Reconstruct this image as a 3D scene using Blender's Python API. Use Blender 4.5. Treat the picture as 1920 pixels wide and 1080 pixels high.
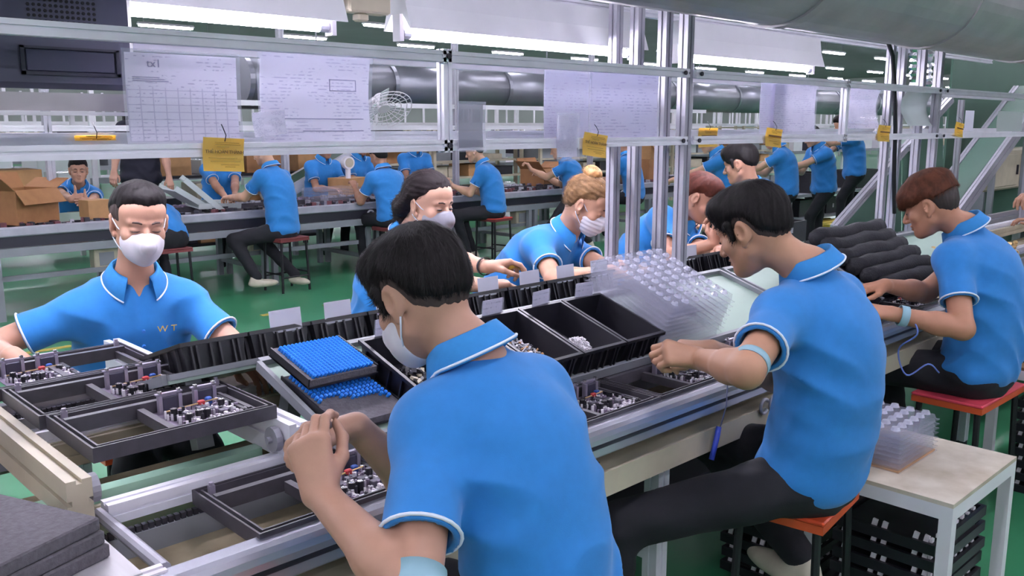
import bpy, math, random
import numpy as np
from mathutils import Vector, Matrix
random.seed(7); RNG = np.random.default_rng(11)
scene = bpy.context.scene
for o in list(bpy.data.objects): bpy.data.objects.remove(o)
COL = scene.collection

# ------------------------------------------------------------------ camera
CAM_H = 1.5; FPX = 1672.0; YAW = math.radians(46); PIT = math.radians(10.3)
cam_d = bpy.data.cameras.new('camera'); cam_d.sensor_width = 36.0
cam_d.lens = FPX / 1920 * 36.0; cam_d.clip_start = 0.05; cam_d.clip_end = 200
cam = bpy.data.objects.new('camera', cam_d); COL.objects.link(cam)
cam.location = (0, 0, CAM_H)
cam.rotation_euler = (math.pi/2 - PIT, 0, YAW - math.pi/2)
scene.camera = cam
FW = np.array([math.cos(YAW)*math.cos(PIT), math.sin(YAW)*math.cos(PIT), -math.sin(PIT)])
RT = np.array([math.sin(YAW), -math.cos(YAW), 0.0]); UP = np.cross(RT, FW)
C0 = np.array([0, 0, CAM_H])
def ray(x, y): return FW + RT*(x-960)/FPX - UP*(y-540)/FPX
def az(x, y, Z): d = ray(x, y); return C0 + d*(Z-CAM_H)/d[2]       # point on the level z = Z
def ay(x, y, Y): d = ray(x, y); return C0 + d*Y/d[1]                # point on the upright plane y = Y
def ax(x, y, X): d = ray(x, y); return C0 + d*X/d[0]
def dp(x, y, D): return C0 + ray(x, y)*D                            # point at a depth

# ------------------------------------------------------------------ world, exposure
w = bpy.data.worlds.new('hall_air'); scene.world = w; w.use_nodes = True
w.node_tree.nodes['Background'].inputs[0].default_value = (0.80, 0.84, 1.0, 1)
w.node_tree.nodes['Background'].inputs[1].default_value = 0.25
scene.view_settings.view_transform = 'Standard'; scene.view_settings.look = 'None'
scene.view_settings.exposure = 0.70; scene.view_settings.gamma = 1.0
scene.view_settings.use_curve_mapping = False
LAMP_W = 54.0        # emission of the hall's ceiling tubes
TUBE_W = 78.0         # emission of the tubes over the line

# ------------------------------------------------------------------ materials
def lin(c):
    if isinstance(c, str):
        c = [int(c[i:i+2], 16)/255 for i in (1, 3, 5)]
    return tuple(((v/12.92) if v <= 0.04045 else ((v+0.055)/1.055)**2.4) for v in c)
MATS = {}
def mat(name, col, rough=0.5, metal=0.0, var=0.0, vscale=20.0, bump=0.0, bscale=60.0, emit=0.0, alpha=1.0,
        trans=0.0, stretch=None, spec=0.5, col2=None, sheen=0.0):
    if name in MATS: return MATS[name]
    m = bpy.data.materials.new(name); m.use_nodes = True; MATS[name] = m
    nt = m.node_tree; b = nt.nodes['Principled BSDF']; L = nt.links
    c = lin(col); b.inputs['Base Color'].default_value = (*c, 1)
    b.inputs['Roughness'].default_value = rough; b.inputs['Metallic'].default_value = metal
    b.inputs['Specular IOR Level'].default_value = spec
    if sheen: b.inputs['Sheen Weight'].default_value = sheen
    if trans: b.inputs['Transmission Weight'].default_value = trans
    if emit:
        b.inputs['Emission Color'].default_value = (*c, 1); b.inputs['Emission Strength'].default_value = emit
    if alpha < 1: b.inputs['Alpha'].default_value = alpha
    src = None
    if var or bump:
        tc = nt.nodes.new('ShaderNodeTexCoord'); mp = nt.nodes.new('ShaderNodeMapping')
        L.new(tc.outputs['Object'], mp.inputs[0])
        if stretch: mp.inputs['Scale'].default_value = stretch
    if var:
        n = nt.nodes.new('ShaderNodeTexNoise'); n.inputs['Scale'].default_value = vscale; n.inputs['Detail'].default_value = 4
        L.new(mp.outputs[0], n.inputs['Vector'])
        r = nt.nodes.new('ShaderNodeValToRGB')
        d = lin(col2) if col2 else tuple(v*(1-var) for v in c)
        e = c if col2 else tuple(min(1, v*(1+var*0.6)) for v in c)
        r.color_ramp.elements[0].position = 0.32; r.color_ramp.elements[1].position = 0.68
        r.color_ramp.elements[0].color = (*d, 1); r.color_ramp.elements[1].color = (*e, 1)
        L.new(n.outputs['Fac'], r.inputs[0]); L.new(r.outputs[0], b.inputs['Base Color'])
        if emit: L.new(r.outputs[0], b.inputs['Emission Color'])
    if bump:
        n2 = nt.nodes.new('ShaderNodeTexNoise'); n2.inputs['Scale'].default_value = bscale; n2.inputs['Detail'].default_value = 5
        L.new(mp.outputs[0], n2.inputs['Vector'])
        bp = nt.nodes.new('ShaderNodeBump'); bp.inputs['Strength'].default_value = bump; bp.inputs['Distance'].default_value = 0.004
        L.new(n2.outputs['Fac'], bp.inputs['Height']); L.new(bp.outputs[0], b.inputs['Normal'])
    return m
def clear_mat(name, tint, body, rough=0.15):
    """thin clear plastic sheet: mostly see-through, part milky and glossy"""
    if name in MATS: return MATS[name]
    m = bpy.data.materials.new(name); m.use_nodes = True; MATS[name] = m
    nt = m.node_tree; b = nt.nodes['Principled BSDF']; out = nt.nodes['Material Output']
    b.inputs['Base Color'].default_value = (*lin(tint), 1); b.inputs['Roughness'].default_value = rough
    tr = nt.nodes.new('ShaderNodeBsdfTransparent'); mx = nt.nodes.new('ShaderNodeMixShader')
    mx.inputs[0].default_value = body
    nt.links.new(tr.outputs[0], mx.inputs[1]); nt.links.new(b.outputs[0], mx.inputs[2]); nt.links.new(mx.outputs[0], out.inputs[0])
    return m
def print_mat(name, paper, ink, rows, cols=0, fill=0.55, rough=0.35):
    """paper with fine printed rows (and ruled columns) in the sheet's own coordinates"""
    if name in MATS: return MATS[name]
    m = bpy.data.materials.new(name); m.use_nodes = True; MATS[name] = m
    nt = m.node_tree; b = nt.nodes['Principled BSDF']; L = nt.links
    b.inputs['Roughness'].default_value = rough
    tc = nt.nodes.new('ShaderNodeTexCoord'); sp = nt.nodes.new('ShaderNodeSeparateXYZ'); L.new(tc.outputs['Generated'], sp.inputs[0])
    def math_(op, a, bb=None):
        n = nt.nodes.new('ShaderNodeMath'); n.operation = op
        for i, v in enumerate((a, bb)):
            if v is None: continue
            if isinstance(v, (int, float)): n.inputs[i].default_value = v
            else: L.new(v, n.inputs[i])
        return n.outputs[0]
    z = math_('FRACT', math_('MULTIPLY', sp.outputs['Z'], float(rows)))
    line = math_('LESS_THAN', z, 0.34)
    nz = nt.nodes.new('ShaderNodeTexNoise'); nz.inputs['Scale'].default_value = 1.0; nz.inputs['Detail'].default_value = 2
    mp = nt.nodes.new('ShaderNodeMapping'); mp.inputs['Scale'].default_value = (28, 1, rows*0.9); L.new(tc.outputs['Generated'], mp.inputs[0]); L.new(mp.outputs[0], nz.inputs['Vector'])
    word = math_('GREATER_THAN', nz.outputs['Fac'], 1-fill)
    nb = nt.nodes.new('ShaderNodeTexNoise'); nb.inputs['Scale'].default_value = 3.0
    L.new(tc.outputs['Generated'], nb.inputs['Vector']); blk = math_('GREATER_THAN', nb.outputs['Fac'], 0.47)
    ink_f = math_('MULTIPLY', math_('MULTIPLY', line, word), blk)
    if cols:
        x = math_('FRACT', math_('MULTIPLY', sp.outputs['X'], float(cols)))
        rule = math_('MAXIMUM', math_('LESS_THAN', x, 0.10), math_('LESS_THAN', math_('FRACT', math_('MULTIPLY', sp.outputs['Z'], rows*0.5)), 0.12))
        lo = math_('LESS_THAN', sp.outputs['Z'], 0.62); rule = math_('MULTIPLY', rule, lo)
        ink_f = math_('MAXIMUM', ink_f, math_('MULTIPLY', rule, 0.7))
    mx = nt.nodes.new('ShaderNodeMix'); mx.data_type = 'RGBA'
    L.new(math_('MULTIPLY', ink_f, 0.6), mx.inputs['Factor']); mx.inputs['A'].default_value = (*lin(paper), 1); mx.inputs['B'].default_value = (*lin(ink), 1)
    L.new(mx.outputs['Result'], b.inputs['Base Color'])
    tl = nt.nodes.new('ShaderNodeBsdfTranslucent'); L.new(mx.outputs['Result'], tl.inputs['Color'])
    ms = nt.nodes.new('ShaderNodeMixShader'); ms.inputs[0].default_value = 0.6
    L.new(b.outputs[0], ms.inputs[1]); L.new(tl.outputs[0], ms.inputs[2]); L.new(ms.outputs[0], nt.nodes['Material Output'].inputs[0])
    return m

M_ALU   = mat('aluminium_profile', '#eae8f3', 0.42, 0.08, 0.06, 14, stretch=(1, 1, 1))  # near-white base colour includes the lamp glow on the rails
M_ALUD  = mat('aluminium_dull', '#a8a7b2', 0.45, 0.25, 0.12, 9)
M_POST  = mat('aluminium_post', '#aaa8b4', 0.4, 0.3, 0.06, 14)
M_STEEL = mat('galvanised_steel', '#a8a4a8', 0.42, 0.25, 0.16, 5, bump=0.15, bscale=8)
M_GREYP = mat('grey_paint', '#83868d', 0.5, 0.0, 0.08, 6)
M_WHITEP= mat('white_paint', '#dddbe2', 0.4, 0.0, 0.05, 5)
M_CREAM = mat('cream_paint', '#b8ae9a', 0.45, 0.0, 0.12, 7)
M_BEIGE = mat('beige_dusty_plate', '#b3a58b', 0.6, 0.0, 0.3, 7, col2='#85775f')
M_BLACKP= mat('black_plastic', '#1d1c24', 0.38, 0.0, 0.15, 30)
M_TRAYP = mat('charcoal_tray_plastic', '#423f47', 0.42, 0.0, 0.2, 30)
M_DARKM = mat('dark_metal', '#33323c', 0.45, 0.3)
M_BLKM  = mat('black_metal_tube', '#17161c', 0.4, 0.2)
M_GPLATE= mat('pale_green_plate', '#8fa599', 0.5, 0.0, 0.06, 4)
M_FOAM  = mat('charcoal_foam', '#5d5960', 0.95, 0.0, 0.2, 90, bump=0.6, bscale=220)
M_CARD  = mat('cardboard', '#976a44', 0.8, 0.0, 0.12, 12)
M_CARDL = mat('cardboard_light', '#b0865b', 0.8, 0.0, 0.1, 12)
M_PAPER = mat('white_paper', '#eeecf7', 0.5, 0.0)
M_YEL   = mat('yellow_card', '#f7d878', 0.5, 0.0)
M_INK   = mat('print_ink', '#6b4a2a', 0.6)
M_INKG  = mat('grey_ink', '#84849c', 0.6)
M_RED   = mat('red_seat_vinyl', '#c8453c', 0.35, 0.0, 0.1, 8)
M_ORANGE= mat('orange_seat_edge', '#c2512a', 0.4, 0.0, 0.1, 8)
M_DRED  = mat('dark_red_seat', '#6e3133', 0.5, 0.0, 0.1, 8)
M_GREENW= mat('green_panel', '#47685a', 0.5, 0.0, 0.12, 2)
M_PCB   = mat('circuit_board_green', '#6f6478', 0.5, 0.0, 0.3, 40)
M_PURP  = mat('lilac_heatsink', '#a59db0', 0.4, 0.5, 0.1, 30)
M_WHT   = mat('white_nylon', '#e4dee6', 0.45)
M_CAPB  = mat('blue_capacitor', '#2f8df0', 0.35)
M_REDC  = mat('red_component', '#b3343a', 0.4)
M_SILV  = mat('bright_tin', '#d8d4d8', 0.25, 0.9)
M_GOLD  = mat('brass_pin', '#d0b080', 0.3, 0.8)
M_CLEAR = clear_mat('clear_plastic', '#bdbdd2', 0.20, 0.1)
M_SLEEVE= clear_mat('clear_sleeve', '#dcdcee', 0.22)
M_MILKY = clear_mat('milky_plastic', '#d3dbdc', 0.75)
M_SMOKE = clear_mat('smoky_sheet', '#56566a', 0.55)
M_SKIN  = None

def thin_sheet(m, f):
    nt = m.node_tree; b = nt.nodes['Principled BSDF']; tl = nt.nodes.new('ShaderNodeBsdfTranslucent'); tl.inputs[0].default_value = b.inputs['Base Color'].default_value
    ms = nt.nodes.new('ShaderNodeMixShader'); ms.inputs[0].default_value = f; nt.links.new(b.outputs[0], ms.inputs[1]); nt.links.new(tl.outputs[0], ms.inputs[2]); nt.links.new(ms.outputs[0], nt.nodes['Material Output'].inputs[0])
thin_sheet(M_YEL, 0.5); thin_sheet(M_PAPER, 0.4)
# ------------------------------------------------------------------ mesh builder
def smooth_path(pts, n=6):
    pts = [np.array(p, float) for p in pts]; pts = [2*pts[0]-pts[1]]+pts+[2*pts[-1]-pts[-2]]; out = []
    for i in range(1, len(pts)-2):
        for k in range(n):
            t = k/n; a, b, c, d = pts[i-1:i+3]; out.append(0.5*((2*b)+(-a+c)*t+(2*a-5*b+4*c-d)*t*t+(-a+3*b-3*c+d)*t**3))
    return out+[pts[-2]]
class MB:
    def __init__(s): s.v = []; s.f = []
    def add(s, vs, fs):
        n = len(s.v); s.v.extend([tuple(map(float, q)) for q in vs]); s.f.extend([tuple(i+n for i in q) for q in fs]); return s
    def box(s, c, d, rot=None, taper=1.0):
        c = np.array(c, float); hx, hy, hz = np.array(d, float)/2
        vs = []
        for z in (-1, 1):
            t = taper if z > 0 else 1.0
            for (x, y) in ((-1, -1), (1, -1), (1, 1), (-1, 1)): vs.append([x*hx*t, y*hy*t, z*hz])
        vs = np.array(vs)
        if rot is not None: vs = vs @ np.array(rot).T
        return s.add(vs + c, [(3, 2, 1, 0), (4, 5, 6, 7), (0, 1, 5, 4), (1, 2, 6, 5), (2, 3, 7, 6), (3, 0, 4, 7)])
    def bb(s, lo, hi): lo = np.array(lo, float); hi = np.array(hi, float); return s.box((lo+hi)/2, hi-lo)
    def bbox(s, lo, hi, b=0.004):
        """box with chamfered vertical-and-top edges (bevel b)"""
        lo = np.array(lo, float); hi = np.array(hi, float)
        def ring(z, i): return [(lo[0]+i, lo[1], z), (hi[0]-i, lo[1], z), (hi[0], lo[1]+i, z), (hi[0], hi[1]-i, z), (hi[0]-i, hi[1], z), (lo[0]+i, hi[1], z), (lo[0], hi[1]-i, z), (lo[0], lo[1]+i, z)]
        def inset(z): return [(min(max(x, lo[0]+b), hi[0]-b), min(max(y, lo[1]+b), hi[1]-b), z) for x, y, _ in ring(z, 2*b)]
        R = [inset(lo[2]), ring(lo[2]+b, b), ring(hi[2]-b, b), inset(hi[2])]
        vs = sum(R, []); fs = []
        for k in range(3):
            for i in range(8): j = (i+1) % 8; fs.append((k*8+i, k*8+j, k*8+8+j, k*8+8+i))
        fs.append(tuple(range(7, -1, -1))); fs.append(tuple(range(24, 32)))
        return s.add(vs, fs)
    def cyl(s, a, b, r0, r1=None, n=12, caps=True):
        a = np.array(a, float); b = np.array(b, float); r1 = r0 if r1 is None else r1
        t = b-a; t = t/np.linalg.norm(t); u = np.cross(t, (0, 0, 1.0) if abs(t[2]) < .9 else (1.0, 0, 0)); u /= np.linalg.norm(u); w_ = np.cross(t, u)
        vs = []
        for p, r in ((a, r0), (b, r1)):
            for i in range(n): q = 2*math.pi*i/n; vs.append(p + r*(math.cos(q)*u+math.sin(q)*w_))
        fs = [(i, (i+1) % n, n+(i+1) % n, n+i) for i in range(n)]
        if caps: fs += [tuple(range(n-1, -1, -1)), tuple(range(n, 2*n))]
        return s.add(vs, fs)
    def tube(s, pts, r, n=8):
        pts = [np.array(p, float) for p in pts]; vs = []; m = len(pts); u = None
        for k, p in enumerate(pts):
            t = pts[min(k+1, m-1)]-pts[max(k-1, 0)]; t = t/(np.linalg.norm(t)+1e-9)
            if u is None: u = np.cross(t, (0, 0, 1.0) if abs(t[2]) < .9 else (1.0, 0, 0))
            u = u - t*(u@t); u /= np.linalg.norm(u)+1e-9; w_ = np.cross(t, u)
            rr = r[k] if isinstance(r, (list, tuple)) else r
            for i in range(n): q = 2*math.pi*i/n; vs.append(p+rr*(math.cos(q)*u+math.sin(q)*w_))
        fs = [(k*n+i, k*n+(i+1) % n, (k+1)*n+(i+1) % n, (k+1)*n+i) for k in range(m-1) for i in range(n)]
        fs += [tuple(range(n-1, -1, -1)), tuple(range((m-1)*n, m*n))]
        return s.add(vs, fs)
    def extrude(s, poly, a, b, u=None):
        """closed 2-D outline (right, up) swept from a to b"""
        a = np.array(a, float); b = np.array(b, float); t = b-a; t /= np.linalg.norm(t)
        up = np.array(u if u is not None else ((0, 0, 1.0) if abs(t[2]) < .9 else (0, 1.0, 0)), float); up = up-t*(up@t); up /= np.linalg.norm(up); rg = np.cross(t, up)
        n = len(poly); vs = [p + rg*x + up*y for p in (a, b) for x, y in poly]
        fs = [(i, (i+1) % n, n+(i+1) % n, n+i) for i in range(n)] + [tuple(range(n-1, -1, -1)), tuple(range(n, 2*n))]
        return s.add(vs, fs)
    def sphere(s, c, r, n=10, m=6):
        c = np.array(c, float); r = np.array([r]*3 if np.isscalar(r) else r, float)
        vs = [c+r*(0, 0, -1)]
        for k in range(1, m):
            a = -math.pi/2+math.pi*k/m
            for i in range(n): q = 2*math.pi*i/n; vs.append(c+r*(math.cos(a)*math.cos(q), math.cos(a)*math.sin(q), math.sin(a)))
        vs.append(c+r*(0, 0, 1)); fs = []
        for i in range(n): j = (i+1) % n; fs.append((0, 1+j, 1+i)); fs.append((len(vs)-1, 1+(m-2)*n+i, 1+(m-2)*n+j))
        for k in range(m-2):
            for i in range(n): j = (i+1) % n; fs.append((1+k*n+i, 1+k*n+j, 1+(k+1)*n+j, 1+(k+1)*n+i))
        return s.add(vs, fs)
    def mesh(s, name, m, smooth=False):
        me = bpy.data.meshes.new(name); me.from_pydata(s.v, [], s.f); me.materials.append(m)
        if smooth: me.polygons.foreach_set('use_smooth', [True]*len(me.polygons))
        me.update(); return me
    def build(s, name, m, parent=None, smooth=False, loc=None, rot=None):
        return link(name, s.mesh(name, m, smooth), parent, loc, rot)
def link(name, me, parent=None, loc=None, rot=None):
    o = bpy.data.objects.new(name, me); COL.objects.link(o)
    if parent is not None: o.parent = parent
    if loc is not None: o.location = loc
    if rot is not None: o.rotation_euler = rot
    return o
def tag(o, label=None, cat=None, group=None, kind=None):
    if label: o['label'] = label
    if cat: o['category'] = cat
    if group: o['group'] = group
    if kind: o['kind'] = kind
    return o
def thing(name, label, cat, loc=(0, 0, 0), rot=(0, 0, 0), group=None):
    o = bpy.data.objects.new(name, None); COL.objects.link(o); o.location = loc; o.rotation_euler = rot
    o.empty_display_size = 0.05
    return tag(o, label, cat, group)
KIDS = {}
def kids(o): return [c for c in bpy.data.objects if c.parent == o]
def dup(src, ch, label, loc, rot=(0, 0, 0), group=None):
    """copy of a thing with its parts: ch is a list of (part, [sub-parts])"""
    r = src.copy(); COL.objects.link(r); r.location = loc; r.rotation_euler = rot; r['label'] = label
    if group: r['group'] = group
    for c, subs in ch:
        q = c.copy(); COL.objects.link(q); q.parent = r
        for d in subs: e = d.copy(); COL.objects.link(e); e.parent = q
    return r
def tree(o):
    k = kids(o); return [(c, kids(c)) for c in k]
def rotx(a): c, s_ = math.cos(a), math.sin(a); return np.array([[1, 0, 0], [0, c, -s_], [0, s_, c]])
def roty(a): c, s_ = math.cos(a), math.sin(a); return np.array([[c, 0, s_], [0, 1, 0], [-s_, 0, c]])
def rotz(a): c, s_ = math.cos(a), math.sin(a); return np.array([[c, -s_, 0], [s_, c, 0], [0, 0, 1]])
def slot_poly(w_=0.04, h=0.04, sl=0.008, dpth=0.005):
    a, b, s2 = w_/2, h/2, sl/2
    return [(-a, -b), (-s2, -b), (-s2, -b+dpth), (s2, -b+dpth), (s2, -b), (a, -b), (a, -s2), (a-dpth, -s2), (a-dpth, s2), (a, s2), (a, b), (s2, b), (s2, b-dpth), (-s2, b-dpth), (-s2, b), (-a, b), (-a, s2), (-a+dpth, s2), (-a+dpth, -s2), (-a, -s2)]
def text_mesh(txt, size, m, name='lettering'):
    cu = bpy.data.curves.new('t', 'FONT'); cu.body = txt; cu.size = size; cu.align_x = 'CENTER'; cu.align_y = 'CENTER'; cu.extrude = 0.0004
    ob = bpy.data.objects.new('t', cu); COL.objects.link(ob)
    dg = bpy.context.evaluated_depsgraph_get(); me = bpy.data.meshes.new_from_object(ob.evaluated_get(dg))
    bpy.data.objects.remove(ob); me.name = name; me.materials.clear(); me.materials.append(m); return me
# ================================================================== the hall
def floor_mat():
    m = mat('green_epoxy_floor', '#3d8a60', 0.3, 0.0, 0.25, 1.3, bump=0.05, bscale=3, col2='#357d56'); return m
HX0, HX1, HY0, HY1, HZ = -14, 60, -20, 44, 4.7
fl = tag(MB().bb((HX0, HY0, -0.1), (HX1, HY1, 0)).build('floor', floor_mat()), kind='structure')
dash = MB().bbox((0, -0.03, 0), (0.30, 0.03, 0.003), 0.001).mesh('floor_dash', mat('floor_tape_yellow', '#b9a648', 0.5, 0, 0.2, 20))
for i in range(16):
    link('floor_dash', dash, fl, (1.1+0.58*i, 6.44, 0.0))
tag(MB().bb((HX0, HY0, HZ), (HX1, HY1, HZ+0.1)).build('ceiling', mat('dark_green_ceiling', '#5a6a66', 0.8, 0, 0.1, 0.6)), kind='structure')
M_WALL = mat('hall_wall', '#8d938f', 0.7, 0, 0.08, 0.5)
tag(MB().bb((HX0, HY1, 0), (HX1, HY1+0.2, HZ)).build('wall_back', M_WALL), kind='structure')
tag(MB().bb((HX1, HY0, 0), (HX1+0.2, HY1, HZ)).build('wall_right', M_WALL), kind='structure')
tag(MB().bb((HX0-0.2, HY0, 0), (HX0, HY1, HZ)).build('wall_left', M_WALL), kind='structure')
tag(MB().bb((HX0, HY0-0.2, 0), (HX1, HY0, HZ)).build('wall_front', M_WALL), kind='structure')

# ceiling tube lamps, hung on rods
M_TUBE = mat('ceiling_tube_light', '#f4f1ff', 0.5, emit=LAMP_W)
M_TUBE2 = mat('line_tube_light', '#f5f1ff', 0.5, emit=TUBE_W)
h_me = MB().extrude([(-0.09, 0.0), (0.09, 0.0), (0.05, 0.05), (-0.05, 0.05)], (-0.61, 0, 0), (0.61, 0, 0)).mesh('housing', M_WHITEP)
t_mb = MB()
for y in (-0.045, 0.045): t_mb.cyl((-0.58, y, -0.025), (0.58, y, -0.025), 0.019, n=8)
t_me = t_mb.mesh('tube_pair', M_TUBE)
r_mb = MB()
for x in (-0.5, 0.5): r_mb.cyl((x, 0, 0.05), (x, 0, HZ-3.65), 0.006, n=5)
r_me = r_mb.mesh('hanger_rods', M_GREYP)
ROWS = [-17.2, -14.2, -11.2, -8.2, -5.2, -2.2, 0.6, 3.6, 6.6, 9.6, 13.0, 16.4, 19.8, 25.4, 28.6, 31.4, 35.5, 40]  # unseen rows far behind the camera are added for frontal light
for y in ROWS:
    for k in range(-8, 13):
        x = 14.9 + 3.45*k + 0.6 + (0.0 if y < 22 else 0.7)
        if x < HX0+1 or x > HX1-1: continue
        if y > 30 and x < 8: continue
        far = math.hypot(x, y)
        if y < 0 and (x > 14 or (y < -6 and k % 2)): continue
        o = thing('ceiling_lamp', 'white twin tube lamp hanging from the hall ceiling', 'lamp', (x, y, 3.65), group='ceiling tube lamps in the hall')
        link('housing', h_me, o); link('tube_pair', t_me, o)
        if far < 30: link('hanger_rods', r_me, o)

# ================================================================== overhead frame over the line
FR = thing('overhead_frame', 'aluminium profile frame standing over the middle of the near assembly line', 'frame', (2.77, 1.96, 0))
O = np.array([2.77, 1.96, 0])
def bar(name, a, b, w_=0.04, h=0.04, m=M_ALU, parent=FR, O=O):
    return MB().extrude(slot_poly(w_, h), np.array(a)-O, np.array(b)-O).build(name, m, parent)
def bolt(p, d=(0, -1, 0), r=0.008, parent=FR, O=O):
    p = np.array(p, float); d = np.array(d, float)
    return MB().cyl(p-O, p-O+d*0.006, r, n=8).build('bolt', M_DARKM, parent)
ZL, ZU = 1.447, 1.687
for X in (0.36, 2.77, 5.10, 7.45):
    for Y in ((1.96, 2.055, 2.185, 2.29) if X < 5 else (1.96, 2.05, 2.16)):
        bar('post', (X, Y, 0.80), (X, Y, 2.62), m=M_POST)
for X0, X1 in ((0.38, 2.75), (2.79, 5.08), (5.12, 7.43)):
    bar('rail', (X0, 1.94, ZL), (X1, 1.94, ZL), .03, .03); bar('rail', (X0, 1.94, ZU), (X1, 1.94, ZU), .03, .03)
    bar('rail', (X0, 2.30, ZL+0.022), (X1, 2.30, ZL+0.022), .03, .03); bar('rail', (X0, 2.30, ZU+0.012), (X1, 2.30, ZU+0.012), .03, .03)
    for z in (ZL, ZU):
        bolt((X0+0.03, 1.925, z)); bolt((X1-0.03, 1.925, z))
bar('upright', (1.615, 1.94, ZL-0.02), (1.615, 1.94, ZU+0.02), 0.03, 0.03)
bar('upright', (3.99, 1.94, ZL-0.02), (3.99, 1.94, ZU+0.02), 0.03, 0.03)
bolt((1.615, 1.922, ZL)); bolt((1.615, 1.922, ZU))
bar('post', (4.63, 2.02, 0.80), (4.63, 2.02, 2.62), 0.035, 0.035, m=M_POST)
for X in (0.9, 3.3, 5.9):                                    # lamp beam across the top
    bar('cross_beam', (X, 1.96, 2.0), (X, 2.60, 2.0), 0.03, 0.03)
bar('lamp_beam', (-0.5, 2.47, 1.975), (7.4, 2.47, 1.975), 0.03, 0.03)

# tubes over the line
def line_lamp(x0, x1, label, Y=2.45, Z=1.80):
    t = thing('fluorescent_lamp', label, 'lamp', ((x0+x1)/2, Y, Z), group='tube lamps over the near line'); L_ = (x1-x0)/2
    MB().extrude([(-0.075, 0.012), (-0.068, 0.012), (-0.03, 0.06), (0.03, 0.06), (0.068, 0.012), (0.075, 0.012), (0.05, 0.085), (0.04, 0.16), (-0.04, 0.16), (-0.05, 0.085)], (-L_-0.05, 0, 0), (L_+0.06, 0, 0)).build('reflector', M_WHITEP, t)
    MB().cyl((-L_, 0, 0), (L_, 0, 0), 0.016, n=14).build('tube', M_TUBE2, t, smooth=True)
    for s_ in (-1, 1):
        MB().cyl((s_*(L_+0.001), 0, 0), (s_*(L_+0.03), 0, 0), 0.017, n=12).cyl((s_*(L_+0.03), 0, 0), (s_*(L_+0.045), 0, 0), 0.010, n=8).build('end_cap', M_ALUD, t, smooth=False)
        MB().bb((s_*(L_+0.045)-0.008, -0.02, -0.025), (s_*(L_+0.045)+0.008, 0.02, 0.06)).build('socket', M_WHT, t)
line_lamp(0.36, 1.54, 'lit fluorescent tube in white reflector above the monitor end of the line')
line_lamp(1.89, 3.03, 'lit fluorescent tube in white reflector left of the paired aluminium posts')
line_lamp(3.42, 4.57, 'lit fluorescent tube in white reflector right of the paired aluminium posts')
jb = thing('junction_box', 'cream plastic junction box between the first two line lamps', 'junction box', (1.72, 2.44, 1.87))
MB().bbox((-0.09, -0.03, -0.02), (0.07, 0.03, 0.035), 0.006).build('body', M_CREAM, jb)
MB().bbox((-0.05, -0.02, -0.045), (-0.01, 0.02, -0.02), 0.005).build('cable_gland', M_CREAM, jb)
MB().tube([(0.0, -0.031, 0.03), (0.03, -0.05, 0.06), (0.09, -0.09, 0.13)], 0.005, 6).build('cable', M_DARKM, jb)

# big galvanised duct above the near side
dk = thing('ventilation_duct', 'large galvanised round air duct running above the near line', 'duct', (1.3, 1.617, 2.08))
a = 0
for k, (x0, x1) in enumerate([(0.4-1.3+1.2*i, 0.4-1.3+1.2*(i+1)-0.012) for i in range(14)]):
    MB().cyl((x0, 0, 0), (x1, 0, 0), 0.25, n=40).build('duct_section', M_STEEL, dk, smooth=False)
    MB().cyl((x1-0.02, 0, 0), (x1+0.03, 0, 0), 0.258, n=40).build('duct_collar', M_STEEL, dk)

# monitor and bracket at the left end
mn = thing('monitor', 'dark grey flat monitor with a perforated back mounted behind the rails', 'monitor', (0.56, 2.12, 1.57))
MB().bbox((-0.42, 0.0, 0.01), (0.285, 0.055, 0.36), 0.012).build('back_shell', mat('monitor_shell', '#4a4b60', 0.45, 0, 0.08, 6), mn)
mv = MB()
for i in range(13):
    for j in range(9): mv.cyl((0.065+i*0.0112, 0.0005, 0.128+j*0.0112), (0.065+i*0.0112, -0.002, 0.128+j*0.0112), 0.0036, n=6)
tag(mv.build('vent_holes', mat('vent_black', '#0b0b14', 0.6), mn), kind='stuff')
MB().bbox((0.05, -0.006, 0.046), (0.235, 0.0, 0.092), 0.002).build('handle_recess', mat('monitor_recess', '#42435a', 0.5), mn)
rr = MB()
for (x0, z0, x1, z1) in ((0.04, 0.038, 0.245, 0.045), (0.04, 0.093, 0.245, 0.098), (0.04, 0.038, 0.048, 0.098), (0.237, 0.038, 0.245, 0.098)): rr.bb((x0, -0.009, z0), (x1, -0.003, z1))
rr.build('recess_rim', mat('monitor_rim', '#2b2c3d', 0.5), mn)
br = thing('monitor_bracket', 'galvanised sheet bracket under the dark monitor', 'bracket', (0.56, 2.10, 1.55))
MB().bb((-0.42, -0.02, -0.018), (0.40, -0.015, 0.02)).build('plate', M_STEEL, br)
MB().bb((-0.42, -0.05, -0.028), (0.37, -0.01, -0.02)).build('lip', M_WHITEP, br)
MB().cyl((0.33, -0.026, 0.004), (0.33, -0.02, 0.004), 0.006, n=10).build('screw', M_SILV, br)

# ---------------------------------------------------------------- printed sheets hung on the frame
def sheet_mb(w_, h, bend=0.0, nx=8, nz=10, th=0.0008):
    m = MB(); vs = []; fs = []
    for s_ in (0, 1):
        for j in range(nz+1):
            for i in range(nx+1):
                u, v = i/nx-0.5, j/nz
                y = bend*(math.sin(math.pi*v)*1.0) + 0.25*bend*math.cos(2*math.pi*u*0.8)
                vs.append((u*w_, y+s_*th, -v*h))
    n = (nx+1)*(nz+1)
    for j in range(nz):
        for i in range(nx):
            a_ = j*(nx+1)+i; fs.append((a_, a_+1, a_+nx+2, a_+nx+1)); fs.append((n+a_+nx+1, n+a_+nx+2, n+a_+1, n+a_))
    return m.add(vs, fs)
P_TXT = print_mat('printed_page', '#f2effa', '#a5a3bf', 26, 0, 0.5)
P_TAB = print_mat('printed_table', '#f0edf8', '#9694ac', 24, 9, 0.45)
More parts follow.
